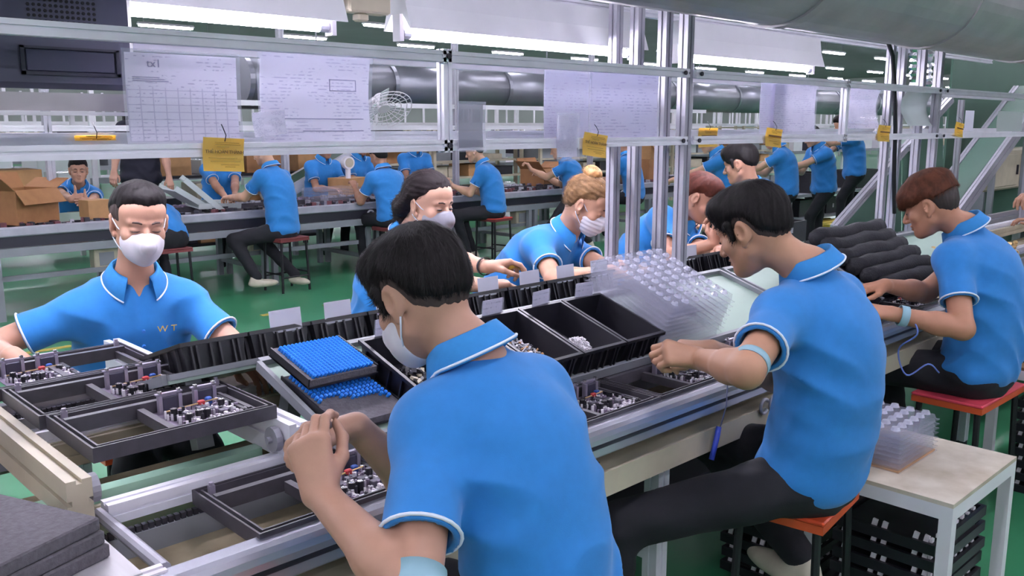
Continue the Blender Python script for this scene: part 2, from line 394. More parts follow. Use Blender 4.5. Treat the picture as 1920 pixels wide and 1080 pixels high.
P_GRY = print_mat('printed_page_dim', '#dcdaea', '#9a99b2', 22, 0, 0.5)
def doc(name, label, px0, py0, px1, py1, Y, m, sleeve=True, bend=0.004, rz=0.0, extra=None):
    a_ = ay(px0, py0, Y); b_ = ay(px1, py1, Y); w_ = abs(b_[0]-a_[0]); h = abs(a_[2]-b_[2])
    t = thing(name, label, 'paper', ((a_[0]+b_[0])/2, Y, max(a_[2], b_[2])), (0, rz, 0))
    sheet_mb(w_, h, bend).build('page', m, t, smooth=True)
    if sleeve:
        s_ = sheet_mb(w_+0.016, h+0.02, bend, th=0.0004).build('clear_sleeve', M_SLEEVE, t, smooth=True); s_.location = (0, -0.004, 0.008)
    return t, w_, h
t, w_, h = doc('work_instruction', 'ruled work instruction table in clear sleeve beside the dark monitor', 232, 97, 450, 264, 1.985, P_TAB)
link('lettering', text_mesh('tx1', 0.024, M_INKG), t, (-0.035*1.9, -0.003, -0.022), (math.pi/2, 0, 0))
lm = MB()
for k in range(3): lm.bb((-0.115, -0.0012, -0.052-0.004*k), (-0.055+0.01*k, -0.0006, -0.0505-0.004*k))
lm.build('print_lines', M_INKG, t)
t, w_, h = doc('work_instruction', 'large white printed sheet with a bottom corner table, bulging left of the clear pouch', 487, 98, 697, 266, 1.98, P_TXT, bend=0.012)
lm = MB()
for (x0, z0, x1, z1) in ((0.03, -0.058, 0.11, -0.056), (0.03, -0.085, 0.11, -0.083), (0.03, -0.085, 0.032, -0.056), (0.108, -0.085, 0.11, -0.056), (-0.13, -0.155, 0.13, -0.153), (-0.05, -0.185, 0.13, -0.183)): lm.bb((x0, -0.002+0.008, z0), (x1, -0.001+0.008, z1))
for o_ in [lm.build('print_lines', M_INKG, t)]: o_.location = (0, -0.009, 0)
doc('note_slip', 'small white printed slip taped over the left edge of the large sheet', 472, 208, 535, 254, 1.925, P_TXT, False, 0.003, rz=-0.1)
doc('plastic_pouch', 'empty clear plastic pouch hanging on the rail right of the short upright', 860, 195, 906, 276, 1.918, M_SMOKE, True, 0.003)
doc('work_instruction', 'grey shaded printed sheet behind the narrow white slip, left of the paired posts', 1022, 132, 1104, 256, 1.985, P_GRY)
doc('work_instruction', 'grey shaded wide printed sheet directly left of the paired posts', 1107, 128, 1232, 260, 1.985, P_GRY)
doc('note_slip', 'narrow white slip hanging in front of the rail beside the second yellow card', 1046, 216, 1082, 294, 1.918, P_TXT, True, 0.003)
doc('work_instruction', 'narrow grey printed sheet overlapped by the white sheet right of the paired posts', 1428, 155, 1466, 244, 1.995, P_GRY)
doc('work_instruction', 'upright white printed sheet right of the paired posts above the third yellow card', 1456, 151, 1527, 246, 1.975, P_TXT, bend=0.006)
doc('work_instruction', 'curled white printed sheet hanging left of the fourth yellow card', 1590, 155, 1648, 241, 1.97, P_TXT, bend=0.03)
doc('plastic_pouch', 'curled milky plastic pouch hanging near the right-hand double post', 1706, 160, 1748, 236, 1.97, M_MILKY, False, 0.05)
doc('note_slip', 'small white card standing on the rail right of the double post', 1811, 207, 1824, 245, 1.918, M_PAPER, False, 0.0)
doc('plastic_pouch', 'clear plastic label holder on the rail at the right edge of the picture', 1872, 208, 1916, 246, 1.918, M_MILKY, False, 0.004)
def ycard(label, px0, py0, px1, py1, Y=1.915, big=False, rz=0.0, wire=True):
    a_ = ay(px0, py0, Y); b_ = ay(px1, py1, Y); w_ = abs(b_[0]-a_[0]); h = abs(a_[2]-b_[2])
    t = thing('tag_card', label, 'card', ((a_[0]+b_[0])/2, Y, max(a_[2], b_[2])), (0.0, rz, 0), 'yellow hang cards on the frame rails')
    sheet_mb(w_, h, 0.004).build('card', M_YEL, t, smooth=True)
    f = w_/0.088
    if big:
        link('lettering', text_mesh('THẺ HOÀN THÀNH', 0.0092*f, M_INK), t, (0, -0.0035, -h*0.42), (math.pi/2, 0, 0))
    else:
        MB().bb((-w_*0.4, -0.0045, -h*0.46), (w_*0.4, -0.004, -h*0.38)).build('lettering', M_INK, t)
    lm = MB()
    for (u0, u1, v) in ((-0.25, 0.35, 0.14), (-0.25, 0.38, 0.20), (-0.2, 0.1, 0.26), (-0.4, 0.3, 0.60), (-0.35, 0.38, 0.70), (-0.1, 0.35, 0.80), (0.0, 0.25, 0.86)):
        lm.bb((u0*w_, -0.0052, -h*v-0.0006*f), (u1*w_, -0.0046, -h*v+0.0004*f))
    lm.build('print_lines', mat('ochre_ink', '#a8822f', 0.6), t)
    if wire: MB().tube([(0, -0.004, -0.008), (0.001, -0.008, 0.006), (-0.001, 0.002, 0.022), (0, 0.012, 0.03)], 0.0012, 5).build('tie_wire', M_BLKM, t)
ycard('yellow completion card hung on the rail above the masked man at left', 381, 259, 461, 320, big=True, rz=0.05)
ycard('small yellow card hung on the rail just left of the paired posts', 1096, 251, 1139, 293, big=True, rz=0.12)
ycard('small yellow card hung below the upright white sheet right of the paired posts', 1438, 241, 1466, 275, rz=0.08)
ycard('small yellow card hung near the thin post with the black hose', 1648, 235, 1668, 265, rz=0.04)
ycard('crumpled small yellow card on the rail right of the double post', 1793, 230, 1806, 256, rz=0.1)
ycard('yellow card seen edge-on hanging on the rear rail below the monitor bracket', 140, 254, 218, 263, Y=2.27, wire=True)
ycard('yellow card hanging on the rear rail just right of the paired posts', 1311, 240, 1345, 275, Y=2.28)

# cable and hose at the right
hz = thing('air_hose', 'black air hose hanging down beside the thin aluminium post', 'hose', (4.55, 1.97, 0))
p_ = [ay(x, y, 1.97) for x, y in ((1648, 72), (1665, 78), (1674, 105), (1677, 160), (1679, 240), (1676, 330), (1677, 400))]
MB().tube([q-np.array([4.55, 1.97, 0]) for q in p_], 0.011, 8).build('hose', M_BLKM, hz, smooth=True)
fd = thing('flexible_duct', 'crinkled silver foil duct hanging behind the double post', 'duct', (5.75, 2.32, 0))
ft = []
for k in range(40):
    z = 1.70+0.7*k/39; ft.append((0.03*math.sin(z*5), 0, z))
MB().tube(ft, [0.062+0.008*(k % 2)+random.uniform(-.003, .003) for k in range(40)], 12).build('foil_tube', mat('foil', '#d8d8e0', 0.2, 1.0, 0.3, 30), fd)
# ================================================================== the near assembly line
YC = 1.95                                   # middle of the line; both sides mirror about it
LN = thing('assembly_line', 'long aluminium assembly conveyor with cream lower beam where the foreground men sit', 'conveyor', (2.0, YC, 0))
LX0, LX1 = -1.2, 11.0
def mir(pts): return [(-x, y) for x, y in pts]
rail = [(0.0, 0.0), (0.052, 0.0), (0.055, 0.004), (0.055, 0.046), (0.052, 0.058), (0.044, 0.066), (0.032, 0.070), (0.0, 0.070)]
for s_ in (1, -1):
    yb = -s_*(YC-1.378)
    P = rail if s_ > 0 else mir(rail)[::-1]
    sg = lambda y: -s_*(YC-y)
    MB().extrude(P, (LX0-2, yb, 0.712), (LX1-2, yb, 0.712)).build('side_rail', mat('polished_rail', '#c0c0cf', 0.25, 0.6, 0.08, 4, stretch=(0.1, 1, 1)), LN)
    MB().bb((LX0-2, min(sg(1.322), sg(1.325)), 0.735), (LX1-2, max(sg(1.322), sg(1.325)), 0.745)).build('rail_groove', M_DARKM, LN)
    c = [(0.0, 0.0), (0.05, 0.0), (0.05, 0.065), (-0.07, 0.065), (-0.07, 0.06), (0.044, 0.06), (0.044, 0.006), (0.0, 0.006)]
    c = c if s_ > 0 else mir(c)[::-1]
    MB().extrude(c, (LX0-2, yb, 0.60), (LX1-2, yb, 0.60)).build('lower_beam', M_CREAM, LN)
    m = MB(); m.bb((LX0-2, min(sg(1.39), sg(1.62)), 0.695), (LX1-2, max(sg(1.39), sg(1.62)), 0.700)); m.build('belt_pan', M_BEIGE, LN)
    # chain guides with chain
    for (y0, z0) in ((1.388, 0.745), (1.628, 0.745)):
        m = MB(); m.bb((LX0-2, min(sg(y0-0.010), sg(y0+0.012)), z0-0.045), (LX1-2, max(sg(y0-0.010), sg(y0+0.012)), z0)); m.build('chain_guide', M_GREYP, LN)
        ch = MB()
        for k in range(int((4.6-0.3)/0.0125)):
            x = 0.3+0.0125*k-2; yy0 = sg(y0); ch.bb((x-0.0045, yy0-0.006, z0), (x+0.0045, yy0+0.006, z0+0.012))
        tag(ch.build('chain', M_DARKM, LN), kind='stuff')
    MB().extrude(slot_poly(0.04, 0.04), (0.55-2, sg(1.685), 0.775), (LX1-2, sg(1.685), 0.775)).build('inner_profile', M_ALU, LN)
    MB().extrude(slot_poly(0.03, 0.06), (0.55-2, sg(1.735), 0.74), (LX1-2, sg(1.735), 0.74)).build('inner_profile', M_CREAM, LN)
MB().bb((LX0-2, -0.2, 0.66), (LX1-2, 0.2, 0.665)).build('belt_pan', M_BEIGE, LN)
for X in (-0.4, 0.75, 1.95, 3.15, 4.35, 5.6, 7.0, 8.4):
    for s_ in (1, -1):
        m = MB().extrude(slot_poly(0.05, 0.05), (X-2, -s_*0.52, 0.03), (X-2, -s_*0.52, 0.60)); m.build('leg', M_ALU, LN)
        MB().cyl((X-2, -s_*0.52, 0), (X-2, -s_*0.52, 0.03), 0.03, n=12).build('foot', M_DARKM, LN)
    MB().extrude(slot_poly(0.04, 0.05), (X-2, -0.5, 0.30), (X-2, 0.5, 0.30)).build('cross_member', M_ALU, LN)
    MB().cyl((X-0.32-2, -0.57, 0.655), (X-0.32-2, 0.57, 0.655), 0.016, n=10).build('return_roller', M_DARKM, LN)
MB().bb((LX0-2, -0.3, 0.29), (LX1-2, 0.3, 0.31)).build('cable_shelf', M_DARKM, LN)
# cast hook emblem on the rail gap by the second seated man
def ring(c, r, th, a0, a1, n=14):
    return [(c[0]+r*math.cos(a0+(a1-a0)*k/n), c[1], c[2]+r*math.sin(a0+(a1-a0)*k/n)) for k in range(n+1)]
for X in (2.33, 2.385, 4.6, 4.66):
    MB().tube(ring((X-2, 1.322-YC, 0.672), 0.022, 0, 0.6, 5.6), 0.0055, 6).build('cast_hook', M_ALUD, LN, smooth=True)
# cross transfer at the left: two profiles, rollers
XT = thing('transfer_table', 'raised cross conveyor of two aluminium profiles under the three black trays', 'conveyor', (0.72, 1.66, 0))
for x in (-0.225, 0.225):
    MB().extrude(slot_poly(0.045, 0.085, 0.01, 0.008), (x, -0.02, 0.828), (x, 1.05, 0.828)).build('beam', M_CREAM if x < 0 else M_ALU, XT)
    MB().cyl((x+0.03 if x < 0 else x-0.04, 0.03, 0.83), (x+0.045 if x < 0 else x-0.025, 0.03, 0.83), 0.028, n=16).cyl((x+0.02 if x < 0 else x-0.05, 0.03, 0.83), (x+0.05 if x < 0 else x-0.02, 0.03, 0.83), 0.008, n=8).build('pulley', M_ALUD, XT)
    MB().bb((x-0.02, 0.0, 0.70), (x+0.02, 0.06, 0.785)).build('bracket', M_CREAM, XT)
    for y in (0.0, 0.92): MB().extrude(slot_poly(0.04, 0.04), (x, y+0.03, 0.70), (x, y+0.03, 0.785)).build('stub_leg', M_ALU, XT)
MB().bb((-0.42, -0.02, 0.69), (-0.25, 1.0, 0.70)).build('side_board', mat('dusty_wood', '#b79b80', 0.7, 0, 0.3, 9, col2='#6d5a4c'), XT)
MB().bb((-0.3, 0.10, 0.765), (0.2, 0.135, 0.79)).build('sensor_strip', mat('mint_strip', '#9fc7b2', 0.3), XT)
ep = thing('end_plate', 'flat brushed aluminium plate closing the lane start under the foam sheets', 'plate', (0.30, 1.53, 0.775))
MB().bb((-0.55, -0.15, 0.0), (0.20, 0.15, 0.012)).build('plate', mat('brushed_plate', '#b5b2b8', 0.4, 0.2, 0.08, 8, stretch=(8, 0.5, 1)), ep)
MB().extrude(slot_poly(0.03, 0.03), (0.185, -0.15, -0.004), (0.235, -0.15, -0.004)).build('end_profile', M_WHT, ep)
MB().cyl((0.24, -0.14, 0.0), (0.24, 0.16, 0.0), 0.012, n=10).build('shaft', M_ALUD, ep)
# foam sheets
for k in range(3):
    me = MB().bbox((-0.30+0.004*k, -0.125, 0), (0.095+0.004*(2-k), 0.145, 0.024), 0.003)
    o = me.build('foam_sheet', M_FOAM, None, loc=(0.345-0.003*k, 1.555+0.002*k, 0.787+0.0242*k), rot=(0, 0, 0.35+0.02*k))
    tag(o, ['charcoal foam sheet at the bottom of the pile on the aluminium end plate', 'charcoal foam sheet in the middle of the pile on the aluminium end plate', 'charcoal foam sheet on top of the pile on the aluminium end plate'][k], 'foam sheet', 'foam sheets on the end plate')

# ---------------------------------------------------------------- trays and circuit boards
TW, TD, TH = 0.386, 0.272, 0.030
def tray_meshes():
    fr = MB(); b = 0.016
    for (lo, hi) in (((-TW/2, -TD/2), (TW/2, -TD/2+b)), ((-TW/2, TD/2-b), (TW/2, TD/2)), ((-TW/2, -TD/2+b), (-TW/2+b, TD/2-b)), ((TW/2-b, -TD/2+b), (TW/2, TD/2-b))):
        fr.bb((*lo, 0), (*hi, 0.022))
    r = 0.004
    for q in (0.0, b-r):
        x0, x1, y0, y1 = -TW/2+q, TW/2-q, -TD/2+q, TD/2-q
        fr.bb((x0, y0, 0.022), (x1, y0+r, TH)); fr.bb((x0, y1-r, 0.022), (x1, y1, TH)); fr.bb((x0, y0+r, 0.022), (x0+r, y1-r, TH)); fr.bb((x1-r, y0+r, 0.022), (x1, y1-r, TH))
    dv = MB().bb((-0.035, -TD/2+b, 0.002), (-0.020, 0.055, 0.026))
    bk = MB().bb((-TW/2+b, 0.062, 0.002), (TW/2-b, 0.078, 0.034)).bb((-TW/2+b, 0.088, 0.0), (TW/2-b, 0.094, 0.026))
    led = MB().bb((-0.02, -TD/2+b, 0.0), (TW/2-b, -TD/2+b+0.012, 0.008)).bb((-TW/2+b, -TD/2+b, 0), (-0.035, -TD/2+b+0.005, 0.012))
    st = MB().bb((0.150, -0.09, 0.006), (0.158, 0.06, 0.024)).bb((0.164, -0.09, 0.004), (0.170, 0.06, 0.018))
    cl = MB().bb((-0.006, -0.005, 0.02), (0.006, 0.005, 0.040)).cyl((0, 0, 0.04), (0, 0, 0.046), 0.005, n=8)
    return [('frame', fr.mesh('frame', M_TRAYP)), ('divider', dv.mesh('divider', M_TRAYP)), ('back_bar', bk.mesh('back_bar', M_TRAYP)), ('ledge', led.mesh('ledge', M_TRAYP)), ('side_strip', st.mesh('side_strip', M_TRAYP))], cl.mesh('clip', M_PURP)
T_ME, T_CLIP = tray_meshes()
def tray(loc, label, rz=0.0, group='black board trays on the line'):
    t = thing('board_tray', label, 'tray', loc, (0, 0, rz), group)
    for n, me in T_ME: link(n, me, t)
    for x in (-0.165, 0.172): link('clip', T_CLIP, t, (x, 0.108, 0))
    return t
def pcb_meshes():
    r = random.Random(3); out = []
    out.append(('board', MB().bb((-0.082, -0.10, 0), (0.075, 0.072, 0.002)).mesh('board', M_PCB), None))
    hs = MB().bb((-0.026, -0.006, 0.002), (-0.018, 0.004, 0.042)).bb((0.018, -0.006, 0.002), (0.026, 0.004, 0.042)).bb((-0.026, 0.004, 0.002), (0.026, 0.007, 0.046)).bb((-0.03, 0.0, 0.044), (0.03, 0.010, 0.047)).mesh('heatsink', M_PURP)
    bl = MB().bbox((-0.017, -0.005, 0.006), (0.017, 0.004, 0.038), 0.001).mesh('power_module', mat('module_dark', '#3a384a', 0.4))
    sc = MB().cyl((0, 0, 0.046), (0, 0, 0.052), 0.005, n=8).mesh('screw', M_SILV)
    for x in (-0.045, 0.035):
        out.append(('heatsink', hs, (x, 0.055, 0))); out.append(('power_module', bl, (x, 0.055, 0))); out.append(('screw', sc, (x-0.02, 0.058, 0))); out.append(('screw', sc, (x+0.022, 0.058, 0)))
    out.append(('wire_bar', MB().cyl((-0.07, 0.02, 0.016), (0.05, 0.024, 0.020), 0.0018, n=6).mesh('wire_bar', M_GOLD), None))
    rc = MB().bbox((-0.008, -0.005, 0.002), (0.008, 0.005, 0.024), 0.002).mesh('red_capacitor', M_REDC); out.append(('red_capacitor', rc, (0.012, 0.024, 0)))
    bc = MB().bbox((-0.007, -0.006, 0.002), (0.007, 0.006, 0.026), 0.002).mesh('blue_block', mat('blue_block', '#2a4f9a', 0.4)); out.append(('blue_block', bc, (0.032, 0.030, 0)))
    el = MB().cyl((0, 0, 0.002), (0, 0, 0.026), 0.0075, n=10).mesh('capacitor', M_BLACKP); et = MB().cyl((0, 0, 0.026), (0, 0, 0.0268), 0.006, n=10).mesh('capacitor_top', M_SILV)
    for (x, y) in ((-0.025, -0.045), (-0.05, -0.055), (-0.008, -0.05), (0.045, -0.005), (-0.06, 0.0)):
        out.append(('capacitor', el, (x, y, 0))); out.append(('capacitor_top', et, (x, y, 0)))
    rl = MB().bbox((-0.011, -0.008, 0.002), (0.011, 0.008, 0.018), 0.001).mesh('relay', mat('relay_grey', '#56525f', 0.5))
    for (x, y) in ((0.02, -0.02), (0.002, 0.0), (-0.035, -0.015), (0.03, -0.05)): out.append(('relay', rl, (x, y, 0)))
    cn = MB().bb((-0.010, -0.004, 0.002), (0.010, 0.004, 0.014)).bb((-0.010, -0.004, 0.014), (-0.008, 0.004, 0.018)).bb((0.008, -0.004, 0.014), (0.010, 0.004, 0.018)).mesh('connector', M_WHT)
    for (x, y) in ((0.05, -0.03), (0.06, -0.07), (0.03, -0.08), (0.0, -0.085), (-0.03, -0.088)): out.append(('connector', cn, (x, y, 0)))
    tm = MB().bb((-0.006, -0.03, 0.002), (0.006, 0.03, 0.016)).mesh('terminal_strip', M_BLACKP)
    for y in (0.03, -0.045): out.append(('terminal_strip', tm, (0.068, y, 0)))
    for cname, mm, nn in (('small_components', M_WHT, 80), ('small_components', mat('component_mauve', '#7d6f85', 0.5), 90), ('small_components', M_DARKM, 60)):
        m = MB()
        for k in range(nn):
            x, y = r.uniform(-0.075, 0.07), r.uniform(-0.095, 0.035); a_, b_, h = r.uniform(.002, .006), r.uniform(.002, .005), r.uniform(.004, .018)
            m.box((x, y, 0.002+h/2), (a_*1.4, b_*1.4, h), rotz(r.uniform(0, 3)))
        out.append((cname, m.mesh(cname, mm), None))
    return out
PCB = pcb_meshes()
def pcb(loc, label, rz=0.0):
    t = thing('circuit_board', label, 'circuit board', loc, (0, 0, rz), 'circuit boards in the black trays')
    for n, me, l in PCB:
        if n in ('power_module', 'screw', 'capacitor_top'):
            o = link(n, me, last[1], tuple(np.array(l)-np.array(last[0])))
        else: o = link(n, me, t, l)
        if n in ('heatsink', 'capacitor'): last = (l, o)
        if n == 'small_components': o['kind'] = 'stuff'
    return t
ZT = 0.8715
names3 = ['nearest of the three trays on the raised cross conveyor', 'middle of the three trays on the raised cross conveyor', 'far tray of three under the masked man\'s right hand']
for k in range(3):
    y = 1.70+TD/2+0.276*k; x = 0.735-0.012*k
    tray((x, y, ZT), 'black board tray, ' + names3[k], 0.0)
    pcb((x+0.078, y-0.012, ZT+0.006), 'circuit board in the ' + names3[k]) if k < 2 else pcb((x-0.062, y-0.012, ZT+0.006), 'circuit board in the ' + names3[k])
ZN = 0.762
lane = ['black board tray in the lane under the hands of the foreground man', 'black board tray in the lane hidden behind the foreground man', 'black board tray in the lane just right of the foreground man', 'black board tray in the lane under the hands of the second seated man', 'black board tray in the lane behind the second seated man', 'black board tray in the lane left of the third seated man', 'black board tray in the lane under the hands of the third seated man', 'black board tray in the lane beyond the third seated man']
for k in range(8):
    x = 0.70+TW/2+0.3915*k; y = 1.365+TD/2
    if k == 1: x += 0.002
    tray((x, y, ZN+0.0), lane[k]); pcb((x+0.078, y-0.012, ZN+0.006), 'circuit board in the ' + lane[k].replace('black board ', ''))

# ---------------------------------------------------------------- sloped shelves down the middle
SA = math.radians(18)
def S(x, s, n, far=False):
    y = 1.60+s*math.cos(SA)-n*math.sin(SA); z = 0.815+s*math.sin(SA)+n*math.cos(SA)
    return (x, (2*YC-y) if far else y, z)
def shelf(label, x0, x1, far):
    t = thing('sloped_shelf', label, 'shelf', S((x0+x1)/2, 0, 0, far), ((-SA if far else SA), 0, math.pi if False else 0)); w_ = (x1-x0)/2; q = -1 if far else 1
    def B(lo, hi, name, m):
        lo2 = (lo[0], min(lo[1]*q, hi[1]*q), lo[2]); hi2 = (hi[0], max(lo[1]*q, hi[1]*q), hi[2]); MB().bb(lo2, hi2).build(name, m, t)
    B((-w_, -0.01, -0.008), (w_, 0.365, 0.0), 'plate', M_GPLATE)
    B((-w_, 0.355, 0.0), (w_, 0.372, 0.014), 'back_rim', M_GREYP)
    B((-w_, -0.025, -0.01), (w_, -0.012, 0.018), 'front_rim', M_GREYP)
    for sx in (-1, 1): B((sx*w_-0.012, -0.012, -0.008), (sx*w_, 0.355, 0.016) if sx > 0 else (sx*w_+0.0, 0.355, 0.016), 'side_rim', M_GREYP)
    for sx in (-w_+0.05, w_-0.09): B((sx, 0.04, -0.10), (sx+0.04, 0.08, -0.008), 'support', M_GREYP); B((sx, 0.29, -0.17), (sx+0.04, 0.33, -0.008), 'support', M_GREYP)
shelf('pale green sloped shelf with grey rim facing the seated men, left section', 1.02, 3.02, False)
shelf('pale green sloped shelf with grey rim facing the seated men, right section', 3.05, 5.4, False)
shelf('pale green sloped shelf facing the far workers, left section behind the black bins', 0.80, 2.70, True)
shelf('pale green sloped shelf facing the far workers, right section', 2.86, 5.2, True)

BW, BL, BH = 0.179, 0.275, 0.088
def bin_mesh():
    m = MB(); w0, l0 = BW/2-0.016, BL/2-0.02; w1, l1 = BW/2-0.006, BL/2-0.008; th = 0.003
    def loop(w_, l, z): return [(-w_, -l, z), (w_, -l, z), (w_, l, z), (-w_, l, z)]
    rings = [loop(w0, l0, 0), loop(w1, l1, BH-0.010), loop(BW/2, BL/2, BH-0.010), loop(BW/2, BL/2, BH), loop(w1-th, l1-th, BH), loop(w0-th, l0-th, 0.004)]
    vs = sum(rings, []); fs = [(3, 2, 1, 0)]
    for k in range(5):
        for i in range(4): j = (i+1) % 4; fs.append((k*4+i, k*4+j, k*4+4+j, k*4+4+i))
    fs.append((20, 21, 22, 23)); m.add(vs, fs); return m.mesh('shell', M_BLACKP)
B_ME = bin_mesh()
rb = MB()
for sy in (-1, 1):
    for x in (-0.062, -0.048, -0.012, 0.012, 0.048, 0.062): rb.box((x, sy*(BL/2-0.006), 0.043), (0.005, 0.010, 0.066))
for sx in (-1, 1):
    for y in (-0.10, -0.05, 0.0, 0.05, 0.10): rb.box((sx*(BW/2-0.004), y, 0.043), (0.009, 0.005, 0.066))
B_RIB = rb.mesh('ribs', M_BLACKP)
c_me = MB().bb((-0.045, -0.0005, -0.01), (0.045, 0.0005, 0.050)).mesh('label_card', M_PAPER)
c2_me = MB().bb((-0.038, -0.0005, -0.03), (0.038, 0.0005, 0.050)).mesh('label_card', print_mat('bin_label', '#b9b7c6', '#77758a', 6, 0, 0.5))
h_me2 = MB().bb((-0.042, 0.001, -0.015), (0.042, 0.002, 0.050)).mesh('card_holder', M_SLEEVE)
def pbin(x, label, far=False, s0=-0.02, card=1, tilt=0.0):
    s_ = s0+BL/2
    t = thing('parts_bin', label, 'bin', S(x, s_, 0.0005, far), (-SA if far else SA, 0, 0), 'black parts bins on the sloped shelves')
    link('shell', B_ME, t); link('ribs', B_RIB, t)
    q = -1 if far else 1
    if card:
        yb = q*(BL/2-0.004)
        cd = link('label_card', c_me if far else c2_me, t, (random.uniform(-.02, .02), yb, BH-0.006), ((SA+0.15)*q*-1 + (0.25*q), 0.0, random.uniform(-.12, .12)))
        link('card_holder', h_me2, cd, (0.0, -0.003*q, 0.0), (0, 0, 0))
    return t
def heap(x, label, n, cols, s0=-0.02, rx=0.05, ry=0.09, cy=-0.02, size=0.006, hz=0.012, long=1.0, at=None, mound=False):
    r = random.Random(int(x*1000)); out = []
    t = thing('component_heap', label, 'components', S(x, s0+BL/2, 0.0045) if at is None else at[0], (SA, 0, 0) if at is None else at[1])
    for ci, mm in enumerate(cols):
        m = MB()
        for k in range(n//len(cols)):
            a_ = r.uniform(0, 6.28); q = math.sqrt(r.random()); px, py = q*math.cos(a_)*rx, cy+q*math.sin(a_)*ry
            z = 0.003+(hz*(1-q*q)*(0.55+0.45*r.random()) if mound else r.random()*hz*(1-q*0.6))
            R = rotz(r.uniform(0, 6.28)) @ rotx(r.uniform(-.9, .9))
            m.box((px, py, z+0.003), (size*r.uniform(.5, 1), size*long*r.uniform(.8, 2.2), size*r.uniform(.4, .9)), R)
        o = m.build('loose_components', mm, t); o['kind'] = 'stuff'
xs = [1.312, 1.497, 1.682, 1.867, 2.052]
lab = ['black parts bin beside the blue capacitor foam, in front of the foreground man\'s mask', 'black parts bin hidden behind the foreground man\'s head', 'black parts bin of loose brass and tin pins behind the foreground man\'s shoulder', 'black parts bin with a small pile of white bits, middle of three', 'black nearly empty parts bin next to the clear tray stack']
for x, l in zip(xs, lab): pbin(x, l)
heap(1.312, 'dark rubber parts with a brass piece lying in the bin by the blue capacitors', 240, [M_BLACKP, M_DARKM, M_DARKM, M_BLACKP, M_DARKM, M_DARKM, M_BLACKP, M_CREAM], cy=-0.01, size=0.013, long=1.0, rx=.06, ry=.09, hz=.045, mound=True)
heap(1.682, 'loose brass and tin pins spread over the bin floor', 700, [M_ALUD, M_WHT, M_DARKM, M_GREYP, M_CARDL], rx=0.064, ry=0.115, cy=0.0, size=0.007, long=2.0, hz=0.042, mound=True)
heap(1.867, 'small pile of white nylon bits at the low end of the bin', 700, [M_WHT, mat('white_bits', '#cfcad0', 0.5)], rx=0.052, ry=0.060, cy=-0.045, size=0.007, long=0.8, hz=0.058, mound=True)
heap(2.052, 'two stray white pins in the nearly empty bin', 8, [M_WHT], rx=0.03, ry=0.04, cy=0.03, size=0.008, long=1.6)
fx = [0.975, 1.160, 1.345, 1.53, 1.715, 1.90, 2.085, 2.27, 2.455]
fl_ = ['leftmost black bin of the far row, by the masked man\'s left hand', 'black bin of the far row with a plain white card, second from the masked man', 'black bin of the far row with a tilted white card, third from the masked man', 'black bin of the far row behind the foreground man\'s face', 'black bin of the far row behind the foreground man\'s head', 'black bin of the far row in front of the dark-haired woman\'s forearms', 'black bin of the far row below the dark-haired woman\'s hands', 'black bin of the far row in front of the blonde woman', 'black bin of the far row beside the clear tray stack']
for i, (x, l) in enumerate(zip(fx, fl_)): pbin(x, l, True, card=0 if i in (0,) else 1)
for i, x in enumerate((3.02, 3.205, 3.39, 3.575)):
    pbin(x, 'black bin of the far row right of the paired posts, ' + ['first', 'second', 'third', 'fourth'][i] + ' from the posts', True, card=1 if i in (0, 2) else 0)

# blue capacitors standing in foam
def cap_foam(label, clabel, x, s0, s1, n0, w_, nx, ny, skip=None):
    t = thing('capacitor_foam', label, 'foam tray', S(x, (s0+s1)/2, n0), (SA-0.06, 0, 0)); L_ = (s1-s0)/2
    MB().bb((-w_, -L_, 0), (w_, L_, 0.016)).build('foam', M_FOAM, t)
    m = MB().bb((-w_-0.004, -L_-0.004, -0.004), (w_+0.004, L_+0.004, 0.0))
    for sx in (-1, 1): m.bb((min(sx*w_, sx*(w_+0.004)), -L_, -0.004), (max(sx*w_, sx*(w_+0.004)), L_, 0.020))
    m.build('tray', M_BLACKP, t)
    c = thing('capacitor_rows', clabel, 'capacitors', S(x, (s0+s1)/2, n0), (SA-0.06, 0, 0)); c['kind'] = 'stuff'
    cm = MB()
    for i in range(nx):
        for j in range(ny):
            u, v = -w_+0.014+(2*w_-0.028)*i/(nx-1), -L_+0.012+(2*L_-0.024)*j/(ny-1)
            if skip and skip(i/(nx-1), j/(ny-1)): continue
            q = rotx(0.5) @ rotz(0); d = np.array((0.0, -0.45, 0.9)); d /= np.linalg.norm(d); p0 = np.array((u, v, 0.012))
            cm.cyl(p0, p0+d*0.016, 0.0046, n=7).cyl(p0+d*0.016, p0+d*0.0175, 0.003, n=7)
    o = cm.build('capacitor_rows', M_CAPB, c); o['kind'] = 'stuff'
cap_foam('lower charcoal foam tray holding capacitors left of the first bin', 'rows of small blue capacitors on the lower foam, filling only its back half', 1.125, 0.02, 0.27, 0.006, 0.095, 15, 17, lambda u, v: v < 0.42-0.25*max(0, u-0.55)*2.0+0.06*math.sin(9*u))
cap_foam('upper charcoal foam tray stacked over the lower one, left of the first bin', 'dense rows of small blue capacitors standing in the upper foam', 1.118, 0.15, 0.325, 0.052, 0.092, 16, 15)
